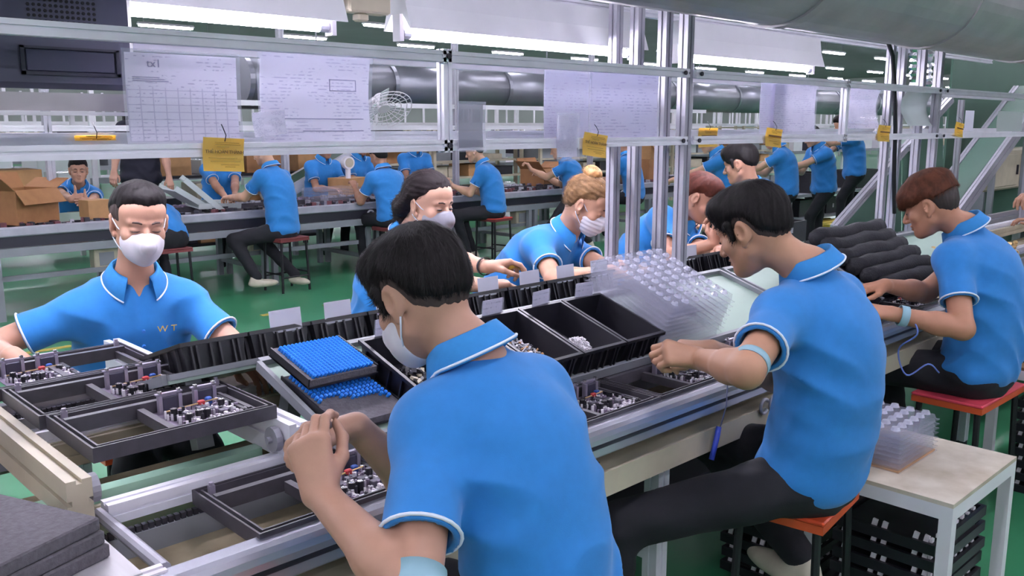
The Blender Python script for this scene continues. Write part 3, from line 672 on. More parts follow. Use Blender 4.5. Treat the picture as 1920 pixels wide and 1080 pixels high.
# clear tray stack
def clear_tray_mesh(W=0.35, D=0.34, nx=6, ny=10, hgt=0.026):
    m = MB(); w_, d = W/2, D/2
    def loop(a_, b_, z): return [(-a_, -b_, z), (a_, -b_, z), (a_, b_, z), (-a_, b_, z)]
    R = [loop(w_, d, 0), loop(w_, d, 0.003), loop(w_-0.008, d-0.008, 0.004), loop(w_-0.012, d-0.012, hgt)]
    vs = sum(R, []); fs = []
    for k in range(3):
        for i in range(4): j = (i+1) % 4; fs.append((k*4+i, k*4+j, k*4+4+j, k*4+4+i))
    fs.append((12, 13, 14, 15)); m.add(vs, fs); return m
ct = clear_tray_mesh().mesh('tray_shell', M_CLEAR)
pk = MB()
for i in range(6):
    for j in range(10):
        x, y = -0.135+0.27*i/5, -0.14+0.28*j/9
        pk.cyl((x, y, 0.0262), (x, y, 0.034), 0.013, 0.0085, n=8, caps=True)
pk_me = pk.mesh('pockets', clear_mat('clear_pockets', '#d8d8ea', 0.48, 0.12))
ph = MB()
for i in range(6):
    for j in range(10):
        x, y = -0.135+0.27*i/5, -0.14+0.28*j/9
        ph.box((x, y+0.004, 0.0348), (0.010, 0.004, 0.0008))
ph_me = ph.mesh('pocket_slots', mat('slot_shade', '#4a4a5c', 0.3))
TILT = math.radians(23)
for k in range(9):
    n = 0.008+0.0165*k
    c = np.array(S(2.315, 0.16, 0.010)); nrm = np.array((0, -math.sin(TILT), math.cos(TILT)))
    p = c+nrm*n + np.array((random.uniform(-.003, .003), 0, 0))
    o = thing('clear_tray', 'clear blister tray, ' + ('bottom', 'eighth from top', 'seventh from top', 'sixth from top', 'fifth from top', 'fourth from top', 'third from top', 'second from top', 'topmost')[k] + ' of the tilted stack beside the black bins', 'tray', tuple(p), (TILT, 0, random.uniform(-.02, .02)), 'clear blister trays stacked on the shelf')
    link('tray_shell', ct, o)
    if k == 8: link('pockets', pk_me, o)['kind'] = 'stuff'; link('pocket_slots', ph_me, o)['kind'] = 'stuff'
# black cardboard rolls / ridged foam pad with open part tray at the third man
rp = thing('ridged_pad_tray', 'open black tray heaped with thick ridged black foam rolls before the third man', 'tray', (3.59, 1.585, 0.945), (math.radians(31), 0, 0))
MB().bb((-0.29, -0.20, 0), (0.29, 0.18, 0.012)).build('base', M_BLACKP, rp)
for i in range(6):
    y = 0.15-0.062*i
    pts = [(-0.28+0.56*k/10, y+0.004*math.sin(k*1.3+i), 0.046+0.004*math.sin(k*0.9+2*i)) for k in range(11)]
    MB().tube(pts, [0.035+0.003*math.sin(k*2.1+i) for k in range(11)], 10).build('foam_roll', mat('black_foam_roll', '#1a1a22', 0.85, 0, 0.2, 60, bump=0.5, bscale=120), rp, smooth=True)
pt = thing('scoop_tray', 'shallow black scoop tray with grey rim left of the ridged foam rolls', 'tray', (3.17, 1.57, 0.905), (math.radians(27), 0, 0.0))
m = MB().bb((-0.085, -0.18, 0), (0.085, 0.18, 0.004)); m.bb((-0.085, -0.18, 0.004), (-0.08, 0.18, 0.05)).bb((0.08, -0.18, 0.004), (0.085, 0.18, 0.05)).bb((-0.08, 0.175, 0.004), (0.08, 0.18, 0.05))
m.build('shell', M_BLACKP, pt)
m = MB().bb((-0.09, -0.185, 0.05), (-0.078, 0.185, 0.056)).bb((0.078, -0.185, 0.05), (0.09, 0.185, 0.056)).bb((-0.078, 0.173, 0.05), (0.078, 0.185, 0.056)).bb((-0.085, -0.19, 0.0), (0.085, -0.18, 0.022)); m.build('rim', M_GREYP, pt)
heap(3.24, 'white connector pieces in the shallow scoop tray', 60, [M_WHT, M_ALUD], rx=0.06, ry=0.05, cy=-0.11, size=0.012, long=1.5, at=((3.17, 1.568, 0.91), (math.radians(27), 0, 0)))
c = thing('label_card', 'white label card clipped upright on the scoop tray by the ridged rolls', 'card', (3.13, 1.735, 1.035), (0.2, 0, 0.2)); link('card', c2_me, c)
c = thing('label_card', 'white label card standing against the dark box behind the foam rolls', 'card', tuple(ay(1625, 440, 2.052)), (0.0, 0, 0.05)); link('card', c_me, c)
c = thing('label_card', 'small white card on the left corner of the scoop tray', 'card', (3.09, 1.70, 1.02), (0.2, 0, 0.1)); link('card', c_me, c)
bx = thing('dark_carton', 'open dark box standing behind the ridged foam rolls', 'box', (3.78, 2.16, 0.96), (0, 0, 0.05))
m = MB()
m.bb((-0.16, -0.1, 0), (0.16, 0.1, 0.006)).bb((-0.16, -0.1, 0.006), (-0.154, 0.1, 0.10)).bb((0.154, -0.1, 0.006), (0.16, 0.1, 0.10)).bb((-0.154, -0.1, 0.006), (0.154, -0.094, 0.10)).bb((-0.154, 0.094, 0.006), (0.154, 0.1, 0.10))
m.build('shell', M_BLACKP, bx); MB().bb((-0.06, -0.1015, 0.05), (0.02, -0.1, 0.075)).build('label', M_PAPER, bx)
# scrap of clear film and loose boards right end
for i, (px, py) in enumerate(((1880, 470), (1905, 440))):
    p = az(px, py, 0.84); t = tray((p[0], 1.50, 0.762), 'black board tray at the far right of the lane, ' + ('nearer' if i == 0 else 'farther') + ' one') if False else None

# ---------------------------------------------------------------- stools, low tables, crates
def stool(loc, rz, label, seat_m, edge_m, w_=0.30, d=0.26, h=0.50, group='square work stools'):
    t = thing('work_stool', label, 'stool', loc, (0, 0, rz), group)
    MB().bbox((-w_/2, -d/2, h-0.012), (w_/2, d/2, h), 0.004).build('seat_pad', seat_m, t)
    MB().bb((-w_/2+0.002, -d/2+0.002, h-0.035), (w_/2-0.002, d/2-0.002, h-0.012)).build('seat_board', edge_m, t)
    for sx in (-1, 1):
        for sy in (-1, 1):
            MB().cyl((sx*(w_/2-0.025), sy*(d/2-0.025), h-0.035), (sx*(w_/2-0.012), sy*(d/2-0.012), 0), 0.012, n=8).build('leg', M_BLKM, t)
    for sy in (-1, 1): MB().cyl((-w_/2+0.02, sy*(d/2-0.016), 0.14), (w_/2-0.02, sy*(d/2-0.016), 0.14), 0.008, n=6).build('rung', M_BLKM, t)
    for sx in (-1, 1): MB().cyl((sx*(w_/2-0.016), -d/2+0.02, 0.17), (sx*(w_/2-0.016), d/2-0.02, 0.17), 0.008, n=6).build('rung', M_BLKM, t)
    return t
stool((2.185, 1.13, 0), 0.14, 'stool with orange-edged red seat under the second seated man', mat('red_orange_seat', '#c0492a', 0.3), M_ORANGE)
stool((3.60, 1.17, 0), -0.02, 'stool with pinkish red seat under the third seated man', mat('pink_red_seat', '#d5475a', 0.35), M_ORANGE, w_=0.44, d=0.26)
stool((0.95, 0.90, 0), 0.0, 'stool under the foreground man', M_RED, M_ORANGE)
stool((1.06, 2.88, 0), 0.0, 'work stool under the masked man across the trays', M_RED, M_ORANGE)
stool((2.12, 2.97, 0), 0.0, 'work stool under the dark-haired woman', M_RED, M_ORANGE)
stool((2.78, 3, 0), 0.0, 'work stool under the blonde woman with the bun', M_RED, M_ORANGE)
stool((3.62, 3, 0), 0.0, 'work stool under the red-haired worker', M_RED, M_ORANGE)
stool((4.93, 2.72, 0), 0.0, 'work stool under the black-haired worker turned away', M_RED, M_ORANGE)
stool((5.80, 1.14, 0), 0.0, 'work stool under the worker beyond the right edge', M_RED, M_ORANGE)
def low_table(loc, w_, d, h, label, top_m):
    t = thing('low_table', label, 'table', loc)
    MB().bb((0, 0, h-0.012), (w_, d, h)).build('table_top', top_m, t)
    for (a_, b_) in (((0, 0), (w_, 0.03)), ((0, d-0.03), (w_, d)), ((0, 0.03), (0.03, d-0.03)), ((w_-0.03, 0.03), (w_, d-0.03))):
        MB().bb((a_[0], a_[1], h-0.052), (b_[0], b_[1], h-0.012)).build('apron', M_WHITEP, t)
    for x in (0, w_-0.035):
        for y in (0, d-0.035): MB().bb((x, y, 0), (x+0.035, y+0.035, h-0.052)).build('leg', M_WHITEP, t)
M_WORN = mat('worn_white_board', '#cfc6b8', 0.5, 0, 0.25, 7, col2='#a3957f')
low_table((2.415, 0.795, 0), 0.51, 0.42, 0.50, 'low white worn table with a clear tray on top in the right foreground', M_WORN)
low_table((3.86, 0.74, 0), 0.6, 0.44, 0.55, 'low wooden topped table behind the third man\'s stool', mat('wood_top', '#8d6b50', 0.6, 0, 0.2, 8))
lt = MB(); st_ = MB()
def crate_meshes(w_, d, h):
    a_ = MB().bb((0, 0, 0), (w_, d, 0.006)).bb((0, 0, 0.006), (w_, 0.012, h*0.6)).bb((0, d-0.012, 0.006), (w_, d, h*0.6)).bb((0, 0.012, 0.006), (0.012, d-0.012, h*0.6)).bb((w_-0.012, 0.012, 0.006), (w_, d-0.012, h*0.6))
    a_.bb((0.03, 0.02, 0.006), (w_-0.03, d-0.02, h*0.45))
    b_ = MB(); r = random.Random(int(w_*100))
    n = 9
    for i in range(n):
        x = 0.02+(w_-0.04)*i/(n-1)
        if r.random() < 0.75: b_.bb((x-0.006, 0.014, h*0.6), (x+0.010, 0.022, h*0.6+r.uniform(.004, .012)))
        if r.random() < 0.7: y = 0.03+(d-0.06)*i/(n-1); b_.box((0.016, y, h*0.72), (0.008, 0.014, h*0.5), rotx(0.2))
    return a_.mesh('shell', M_BLACKP), b_.mesh('white_tabs', M_WHT)
CR = crate_meshes(0.40, 0.30, 0.052)
def crate_stack(x, y, z0, n, where):
    for k in range(n):
        o = thing('board_crate', 'black board crate, ' + ('bottom', 'second', 'third', 'fourth', 'fifth', 'sixth', 'seventh', 'eighth', 'ninth', 'tenth', 'eleventh', 'twelfth', 'thirteenth', 'fourteenth')[k] + ' layer of the stack ' + where, 'crate', (x+random.uniform(-.006, .006), y+random.uniform(-.006, .006), z0+0.052*k), (0, 0, random.uniform(-.015, .015)), 'black board crates stacked near the low tables')
        link('shell', CR[0], o); q = link('white_tabs', CR[1], o); q['kind'] = 'stuff'
crate_stack(2.47, 0.85, 0.0, 7, 'under the low white table')
crate_stack(2.50, 1.25, 0.0, 7, 'on the floor behind the low white table')
crate_stack(3.95, 0.80, 0.0, 8, 'under the low wooden table')
crate_stack(3.95, 0.80, 0.551, 4, 'on top of the low wooden table')
crate_stack(4.9, 0.85, 0.0, 14, 'standing on the floor at the right edge')
bxx = thing('clear_tray_box', 'block of stacked clear plastic trays standing on the low white table', 'trays', (2.66, 1.09, 0.5005))
for k in range(8):
    m = clear_tray_mesh(0.28, 0.21, 4, 4, 0.018); o = m.build('tray_layer', M_CLEAR, bxx); o.location = (0, 0, 0.0145*k)
pm = MB()
for i in range(6):
    for j in range(4): pm.cyl((-0.11+0.044*i, -0.072+0.048*j, 0.120), (-0.11+0.044*i, -0.072+0.048*j, 0.130), 0.015, 0.011, n=8)
pm.build('pockets', MATS['clear_pockets'], bxx)['kind'] = 'stuff'
MB().bb((-0.135, -0.10, 0.0), (0.135, 0.10, 0.006)).build('base_card', M_CARDL, bxx)
# ================================================================== people: implicit surfaces meshed with surface nets
f32 = np.float32
class Field:
    def __init__(s, lo, hi, h):
        s.o = np.array(lo, float); s.h = h; s.n = np.maximum(4, np.ceil((np.array(hi, float)-s.o)/h).astype(int)+1)
        s.F = np.full(s.n, 1.0, f32)
    def _sub(s, lo, hi):
        i0 = np.clip(np.floor((np.array(lo)-s.o)/s.h).astype(int), 0, s.n); i1 = np.clip(np.ceil((np.array(hi)-s.o)/s.h).astype(int)+1, 0, s.n)
        if np.any(i1 <= i0): return None
        ax_ = [(s.o[k]+s.h*np.arange(i0[k], i1[k])).astype(f32) for k in range(3)]
        return tuple(slice(i0[k], i1[k]) for k in range(3)), ax_[0][:, None, None], ax_[1][None, :, None], ax_[2][None, None, :]
    def all(s): return s._sub(s.o, s.o+s.h*(s.n-1))
    def _u(s, sl, d, k):
        f = s.F[sl]
        if k > 0:
            h = np.clip(0.5+0.5*(f-d)/k, 0, 1); s.F[sl] = f*(1-h)+d*h-k*h*(1-h)
        else: s.F[sl] = np.minimum(f, d)
    def _s(s, sl, d, k):
        f = s.F[sl]; d = -d
        if k > 0:
            h = np.clip(0.5-0.5*(f-d)/k, 0, 1); s.F[sl] = f*(1-h)+d*h+k*h*(1-h)
        else: s.F[sl] = np.maximum(f, d)
    def _cone(s, X, Y, Z, a, b, r0, r1):
        ab = b-a; L2 = float(ab@ab)+1e-12
        px, py, pz = X-f32(a[0]), Y-f32(a[1]), Z-f32(a[2])
        t = np.clip((px*f32(ab[0])+py*f32(ab[1])+pz*f32(ab[2]))/f32(L2), 0, 1)
        qx, qy, qz = px-t*f32(ab[0]), py-t*f32(ab[1]), pz-t*f32(ab[2])
        return np.sqrt(qx*qx+qy*qy+qz*qz)-(f32(r0)+t*f32(r1-r0))
    def cone(s, a, b, r0, r1, k=0.0, sub=False, cut=None):
        a = np.array(a, float); b = np.array(b, float); m = max(r0, r1)+k+3*s.h
        g = s._sub(np.minimum(a, b)-m, np.maximum(a, b)+m)
        if g is None: return s
        sl, X, Y, Z = g; d = s._cone(X, Y, Z, a, b, r0, r1)
        if cut is not None:
            p, n = cut; d = np.maximum(d, (X-f32(p[0]))*f32(n[0])+(Y-f32(p[1]))*f32(n[1])+(Z-f32(p[2]))*f32(n[2]))
        (s._s if sub else s._u)(sl, d, k); return s
    def ell(s, c, rad, R=None, k=0.0, sub=False):
        c = np.array(c, float); rad = np.array([rad]*3 if np.isscalar(rad) else rad, float); R = np.eye(3) if R is None else np.array(R, float)
        m = max(rad)+k+3*s.h; g = s._sub(c-m, c+m)
        if g is None: return s
        sl, X, Y, Z = g; px, py, pz = X-f32(c[0]), Y-f32(c[1]), Z-f32(c[2])
        k0 = 0; k1 = 0
        for i in range(3):
            q = (px*f32(R[i][0])+py*f32(R[i][1])+pz*f32(R[i][2]))/f32(rad[i]); k0 = k0+q*q; k1 = k1+(q/f32(rad[i]))**2
        k0 = np.sqrt(k0); k1 = np.sqrt(k1)+1e-6; d = k0*(k0-1)/k1
        (s._s if sub else s._u)(sl, d, k); return s
    def plane(s, p, n):
        sl, X, Y, Z = s.all(); n = np.array(n, float); n = n/np.linalg.norm(n)
        s.F = np.maximum(s.F, (X-f32(p[0]))*f32(n[0])+(Y-f32(p[1]))*f32(n[1])+(Z-f32(p[2]))*f32(n[2])); return s
    def mesh(s):
        F = s.F; S = F < 0; nx, ny, nz = F.shape
        cnt = np.zeros((nx-1, ny-1, nz-1), np.int8)
        for dx in (0, 1):
            for dy in (0, 1):
                for dz in (0, 1): cnt += S[dx:nx-1+dx, dy:ny-1+dy, dz:nz-1+dz]
        act = (cnt > 0) & (cnt < 8)
        I, J, K = np.nonzero(act); n = len(I)
        if n == 0: return np.zeros((0, 3)), np.zeros((0, 4), int)
        idx = np.full(act.shape, -1, np.int64); idx[act] = np.arange(n)
        acc = np.zeros((n, 3)); c = np.zeros(n)
        for a_ in ((0, 0, 0), (1, 0, 0), (0, 1, 0), (0, 0, 1), (1, 1, 0), (1, 0, 1), (0, 1, 1)):
            for ax_ in range(3):
                if a_[ax_]: continue
                b_ = list(a_); b_[ax_] = 1
                fa = F[I+a_[0], J+a_[1], K+a_[2]]; fb = F[I+b_[0], J+b_[1], K+b_[2]]
                cr = (fa < 0) != (fb < 0); t = np.where(cr, fa/(fa-fb+1e-12), 0)
                for q in range(3): acc[:, q] += np.where(cr, a_[q]+(t if q == ax_ else 0), 0)
                c += cr
        V = s.o+s.h*(np.stack([I, J, K], 1)+acc/np.maximum(c, 1)[:, None])
        Q = []
        for ax_ in range(3):
            o1, o2 = [(1, 2), (2, 0), (0, 1)][ax_]
            lo = [slice(None)]*3; hi = [slice(None)]*3; lo[ax_] = slice(0, -1); hi[ax_] = slice(1, None)
            sa, sb = S[tuple(lo)], S[tuple(hi)]; e = sa != sb
            P = np.array(np.nonzero(e)).T
            P = P[(P[:, o1] > 0) & (P[:, o1] < F.shape[o1]-1) & (P[:, o2] > 0) & (P[:, o2] < F.shape[o2]-1)]
            if len(P) == 0: continue
            ins = sa[P[:, 0], P[:, 1], P[:, 2]]
            def cell(d1, d2):
                q = P.copy(); q[:, o1] += d1; q[:, o2] += d2; return idx[q[:, 0], q[:, 1], q[:, 2]]
            q = np.stack([cell(-1, -1), cell(0, -1), cell(0, 0), cell(-1, 0)], 1)
            q[~ins] = q[~ins][:, ::-1]; Q.append(q)
        return V, (np.concatenate(Q) if Q else np.zeros((0, 4), int))
def np_mesh(name, V, Q, m, extra=None):
    me = bpy.data.meshes.new(name); nv, nf = len(V), len(Q); w_ = Q.shape[1] if nf else 4
    me.vertices.add(nv); me.vertices.foreach_set('co', np.asarray(V, f32).ravel())
    me.loops.add(nf*w_); me.loops.foreach_set('vertex_index', np.asarray(Q, np.int32).ravel())
    me.polygons.add(nf); me.polygons.foreach_set('loop_start', np.arange(0, nf*w_, w_, dtype=np.int32)); me.polygons.foreach_set('loop_total', np.full(nf, w_, np.int32))
    me.polygons.foreach_set('use_smooth', np.ones(nf, bool)); me.materials.append(m); me.update(calc_edges=True); me.validate(); return me
def merge(parts):
    V = []; Q = []; n = 0
    for v, q in parts:
        if len(v) == 0: continue
        V.append(v); Q.append(q+n); n += len(v)
    return np.concatenate(V), np.concatenate(Q)
def nrm(v): v = np.array(v, float); return v/(np.linalg.norm(v)+1e-12)
def ik(S_, W, l1, l2, pole):
    d = W-S_; L_ = np.linalg.norm(d); mx = (l1+l2)*0.998
    if L_ > mx: W = S_+d/L_*mx; d = W-S_; L_ = mx
    u = d/L_; a_ = (l1*l1-l2*l2+L_*L_)/(2*L_); h = math.sqrt(max(l1*l1-a_*a_, 0)); p = np.array(pole, float); p = p-u*(p@u); p = nrm(p)
    return S_+u*a_+p*h, W
def euler_head(yaw, pitch, roll):
    """columns: right, forward, up.  yaw 0 looks along +Y; pitch > 0 looks down"""
    return rotz(yaw) @ rotx(-pitch) @ roty(roll)

SKINS = {}
def skin(c='#c79a80'):
    return mat('skin_'+c[1:], c, 0.5, 0, 0.06, 25, bump=0.05, bscale=300)
M_SHIRT = mat('blue_polo_fabric', '#1f78c0', 0.8, 0, 0.05, 40, bump=0.12, bscale=700, sheen=0.15)
M_COLLAR = mat('blue_collar_knit', '#2c84c9', 0.8, 0, 0.05, 60, bump=0.15, bscale=600)
M_TRIM = mat('white_trim', '#dfe6f5', 0.7)
M_TROU = mat('black_trousers', '#16161e', 0.85, 0, 0.1, 30, bump=0.1, bscale=300)
M_HAIR = mat('black_hair', '#140f11', 0.62, 0, 0.3, 60, spec=0.25, stretch=(1, 1, 1))
M_MASK = mat('white_mask_cloth', '#d5d0da', 0.75, 0, 0.03, 30, bump=0.08, bscale=200)
M_SHOE = mat('pale_shoe', '#c9bfae', 0.6, 0, 0.1, 20)
M_STRAP = mat('pale_blue_elastic', '#8fb4c4', 0.7)

def hand_prims(Fd, W, x, n, right, sc, curl, thumb='rest', spread=0.0, only_box=False):
    x = nrm(x); n = np.array(n, float); n = nrm(n-x*(n@x)); y = np.cross(n, x) if right else np.cross(x, n)
    T = lambda p: W+sc*(x*p[0]+y*p[1]+n*p[2])
    ys = [0.027, 0.009, -0.009, -0.026]; Ls = [(.040, .024, .021), (.044, .027, .022), (.041, .025, .021), (.032, .019, .019)]
    segs = []
    for i in range(4):
        b0 = np.array((0.085-0.004*abs(i-1), ys[i], 0.0)); segs.append((np.array((0.0, ys[i]*0.45, 0.0)), b0, 0.0165, 0.0125, 0.014))
    segs.append((np.array((0.01, 0.0, -0.004)), np.array((0.07, 0.0, -0.006)), 0.018, 0.014, 0.014))
    for i in range(4):
        c = curl[i] if hasattr(curl, '__len__') else curl
        p = np.array((0.085-0.004*abs(i-1), ys[i], 0.0)); ang = 0.0; sp = spread*(1.5-i)
        for j in range(3):
            ang += c*(0.95, 1.15, 0.8)[j]
            d = np.array((math.cos(ang)*math.cos(sp), math.cos(ang)*math.sin(sp), -math.sin(ang))); q = p+d*Ls[i][j]
            segs.append((p, q, (0.0094, 0.0084, 0.0076)[j], (0.0084, 0.0076, 0.0064)[j], 0.003)); p = q
    th = {'rest': [(0.018, 0.018, -0.006), (0.050, 0.044, -0.016), (0.080, 0.052, -0.024), (0.104, 0.048, -0.030)],
          'pinch': [(0.018, 0.018, -0.006), (0.048, 0.040, -0.026), (0.078, 0.040, -0.046), (0.104, 0.030, -0.056)],
          'up': [(0.018, 0.016, 0.0), (0.040, 0.040, 0.004), (0.046, 0.072, 0.006), (0.046, 0.100, 0.004)],
          'fold': [(0.018, 0.018, -0.008), (0.045, 0.036, -0.028), (0.070, 0.022, -0.044), (0.088, 0.002, -0.048)]}[thumb]
    th = [np.array(t) for t in th]
    for j in range(3): segs.append((th[j], th[j+1], (0.0155, 0.0108, 0.0094)[j], (0.0115, 0.0096, 0.0074)[j], 0.005 if j else 0.012))
    if only_box:
        pts = np.array([T(p) for s_ in segs for p in s_[:2]]); return pts.min(0)-0.026*sc, pts.max(0)+0.026*sc
    for a_, b_, r0, r1, k in segs: Fd.cone(T(a_), T(b_), r0*sc, r1*sc, k*sc)

def head_prims(Fd, H, R, s, nose=1.0, fem=False):
    T = lambda p: H+R@(np.array(p, float)*s); Rw = R.T
    E = lambda p, r, k=0.0, sub=False: Fd.ell(T(p), np.array([r]*3 if np.isscalar(r) else r)*s, Rw, k*s, sub)
    Cn = lambda a_, b_, r0, r1, k=0.0, sub=False: Fd.cone(T(a_), T(b_), r0*s, r1*s, k*s, sub)
    E((0, -.012, .040), (.075, .094, .082)); E((0, -.022, .0), (.066, .078, .068), .03); E((0, .034, -.03), (.059, .056, .084), .03)
    E((0, .045, .05), (.062, .044, .046), .03)
    for q in (-1, 1):
        Cn((q*.047, .004, -.056), (q*.012, .064, -.092), .021, .021, .02); E((q*.041, .058, -.024), (.024, .022, .024), .015)
        Cn((q*.012, .086, .020), (q*.042, .074, .022), .009, .009, .012)
    E((0, .069, -.093), (.023, .019, .018), .015)
    for q in (-1, 1):
        E((q*.031, .098, .000), (.017, .013, .010), .010, True); E((q*.031, .0765, -.001), (.0155, .0125, .0115), .004)
    Cn((0, .086, .010), (0, .110, -.030), .0075, .0115, .010); E((0, .108, -.033), (.0115, .010, .0095), .006)
    for q in (-1, 1): E((q*.0125, .097, -.036), (.0085, .010, .0075), .005)
    E((0, .087, -.057), (.021, .0115, .0060), .006); E((0, .086, -.0695), (.018, .0110, .0070), .006); E((0, .102, -.0632), (.024, .012, .0022), .003, True)
    for q in (-1, 1):
        Re = (R @ roty(q*0.12) @ rotz(-q*0.42)).T
        Fd.ell(T((q*.0795, -.012, -.002)), np.array((.009, .021, .033))*s, Re, .004*s); Fd.ell(T((q*.089, -.006, -.001)), np.array((.0075, .012, .019))*s, Re, .004*s, True)
        E((q*.074, -.002, -.034), (.007, .010, .011), .006)

def hair_field(style, tk, hh, s):
    """hair in head coordinates (x right, y forward, z up)"""
    F = Field((-.15, -.19, -.26 if style in ('pony',) else -.13), (.15, .17, .20), hh)
    F.ell((0, -.014, .046), (.076+tk, .094+tk*1.05, .080+tk)); F.ell((0, -.025, .0), (.066+tk*.30, .078+tk*.30, .074), k=.035)
    if style == 'undercut': pass
    sl, X, Y, Z = F.all(); one = np.zeros_like(F.F)
    HL = {'short': ([-.14, -.09, -.055, -.03, .0, .03, .06, .085, .12], [-.082, -.078, -.055, .008, .032, .040, .052, .066, .075]),
          'thick': ([-.14, -.09, -.055, -.03, .0, .03, .055, .085, .12], [-.072, -.066, -.042, .008, .020, .004, .022, .048, .060]),
          'crop':  ([-.14, -.09, -.05, -.02, .01, .035, .05, .07, .12], [-.05, -.04, .0, .03, .045, .058, .074, .082, .086]),
          'fade':  ([-.14, -.09, -.055, -.03, .0, .03, .06, .085, .12], [-.088, -.082, -.058, .0, .014, -.002, .03, .06, .08]),
          'back':  ([-.14, -.09, -.05, -.025, .0, .03, .06, .08, .12], [-.09, -.085, -.06, .0, .025, .045, .07, .082, .090]),
          }
    key = {'pony': 'back', 'bun': 'back', 'undercut': 'thick'}.get(style, style)
    hy, hz = HL[key]; hl = np.interp(np.asarray(Y).ravel(), hy, hz).astype(f32)[None, :, None]
    # receding temples: raise the hairline in front at the sides
    jag = (0.0035*np.sin(X*210)+0.0025*np.sin(X*433+1))*np.clip((Y-.03)*30, 0, 1)
    if style in ('crop', 'short', 'pony', 'bun'): jag = jag*f32(.35)
    if style == 'fade': jag = jag*0
    F.F += np.clip(f32(tk*1.15)-(Z-hl)*f32(.30), 0, f32(tk*1.2))*np.clip((f32(.045)-Y)*30, 0.25 if style in ('crop', 'pony', 'bun') else 0.0, 1)+one
    F.F = np.maximum(F.F, (hl+jag-Z)*f32(0.75)+one)
    if style == 'undercut':      # long fringe brushed forward over the brow, sides cut above the ear
        F.F = np.maximum(F.F, (f32(.022)-Z+0.25*np.minimum(Y+.02, 0)*-1)*f32(.8)+one)
        F.ell((0, .062, .062), (.074, .050, .044), k=.03); F.ell((0, .088, .036), (.062, .024, .026), k=.02)
        F.ell((0, -.02, .100), (.070, .085, .042), k=.03)
    if style == 'thick':
        F.ell((0, .045, .085), (.078, .062, .046), k=.03)
        for q in (-1, 1): F.cone((q*.076, .028, .03), (q*.074, .026, -.012), .012, .007, .008)
    if style == 'short': F.ell((0, .03, .092), (.070, .062, .040), k=.03)
    if style == 'crop': F.ell((0, .02, .095), (.064, .062, .034), k=.025)
    if style == 'pony':
        for a_, b_, r0, r1 in (((0, -.09, .02), (0, -.135, -.03), .05, .045), ((0, -.135, -.03), (.0, -.135, -.12), .046, .040), ((0, -.135, -.12), (0.0, -.115, -.20), .040, .022)): F.cone(a_, b_, r0, r1, .03)
        for q in (-1, 1): F.cone((q*.07, -.02, .04), (q*.052, -.10, -.03), .022, .03, .02)
    if style == 'bun':
        F.ell((0, -.045, .135), (.042, .042, .032), k=.012)
    sl, X, Y, Z = F.all(); ang = np.arctan2(X, Y+f32(.03)); rr = np.sqrt(X*X+(Y+f32(.03))**2)
    if style == 'back' or style in ('pony', 'bun'):
        F.F += f32(.0012)*np.sin(ang*0+X*260+Z*90*np.sin(Y*14))+f32(.0008)*np.sin(Z*310+Y*40+X*60)
    else:
        F.F += f32(.0006)*np.sin(ang*17+4*np.sin(rr*35+X*20)+Z*25)+f32(.0005)*np.sin(ang*37+3*np.sin(Z*45+X*30)+rr*50)+f32(.0012)*np.sin(X*70+2*np.sin(Y*50))*np.sin(Z*65+Y*40)
    return F

def strands(V, Nn, n, L, rng, style, width=0.0012, lift=0.25):
    """short tapered ribbons lying along the hair flow (head coordinates)"""
    up = V[:, 2] > -0.2; idx = rng.choice(np.nonzero(up)[0], n); P = V[idx]+Nn[idx]*0.0006; N0 = Nn[idx]
    if style in ('pony', 'bun', 'back'): flow = np.array((0, -1.0, -0.1))[None, :]+np.zeros_like(P)
    else:
        c = P-np.array((0.0, -.045, .13)); flow = c-(c*N0).sum(1, keepdims=True)*N0; flow = flow/(np.linalg.norm(flow, axis=1, keepdims=True)+1e-6)
        flow = flow+np.array((0, 0.25, -0.25))
    flow = flow+rng.normal(0, .22, P.shape); flow = flow-(flow*N0).sum(1, keepdims=True)*N0; flow /= np.linalg.norm(flow, axis=1, keepdims=True)+1e-6
    side = np.cross(flow, N0); Ls = L*rng.uniform(.6, 1.3, (n, 1)); W = width*rng.uniform(.5, 1.2, (n, 1))
    pts = []
    for t in (0, .4, .75, 1.0):
        c = P+flow*Ls*t+N0*(lift*Ls*(t-1.0*t*t)*1.0)-N0*0.0012*(1 if t > .9 else 0); wd = W*(1.0-t**2*0.92); pts += [c-side*wd/2, c+side*wd/2]
    V2 = np.stack(pts, 1).reshape(-1, 3); b = (np.arange(n)*8)[:, None]
    Q = np.concatenate([b+np.array([[0, 1, 3, 2]]), b+np.array([[2, 3, 5, 4]]), b+np.array([[4, 5, 7, 6]])])
    return V2, Q
def vnormals(V, Q):
    a_ = np.cross(V[Q[:, 2]]-V[Q[:, 0]], V[Q[:, 3]]-V[Q[:, 1]]); N_ = np.zeros_like(V)
    for k in range(4): np.add.at(N_, Q[:, k], a_)
    return N_/(np.linalg.norm(N_, axis=1, keepdims=True)+1e-12)

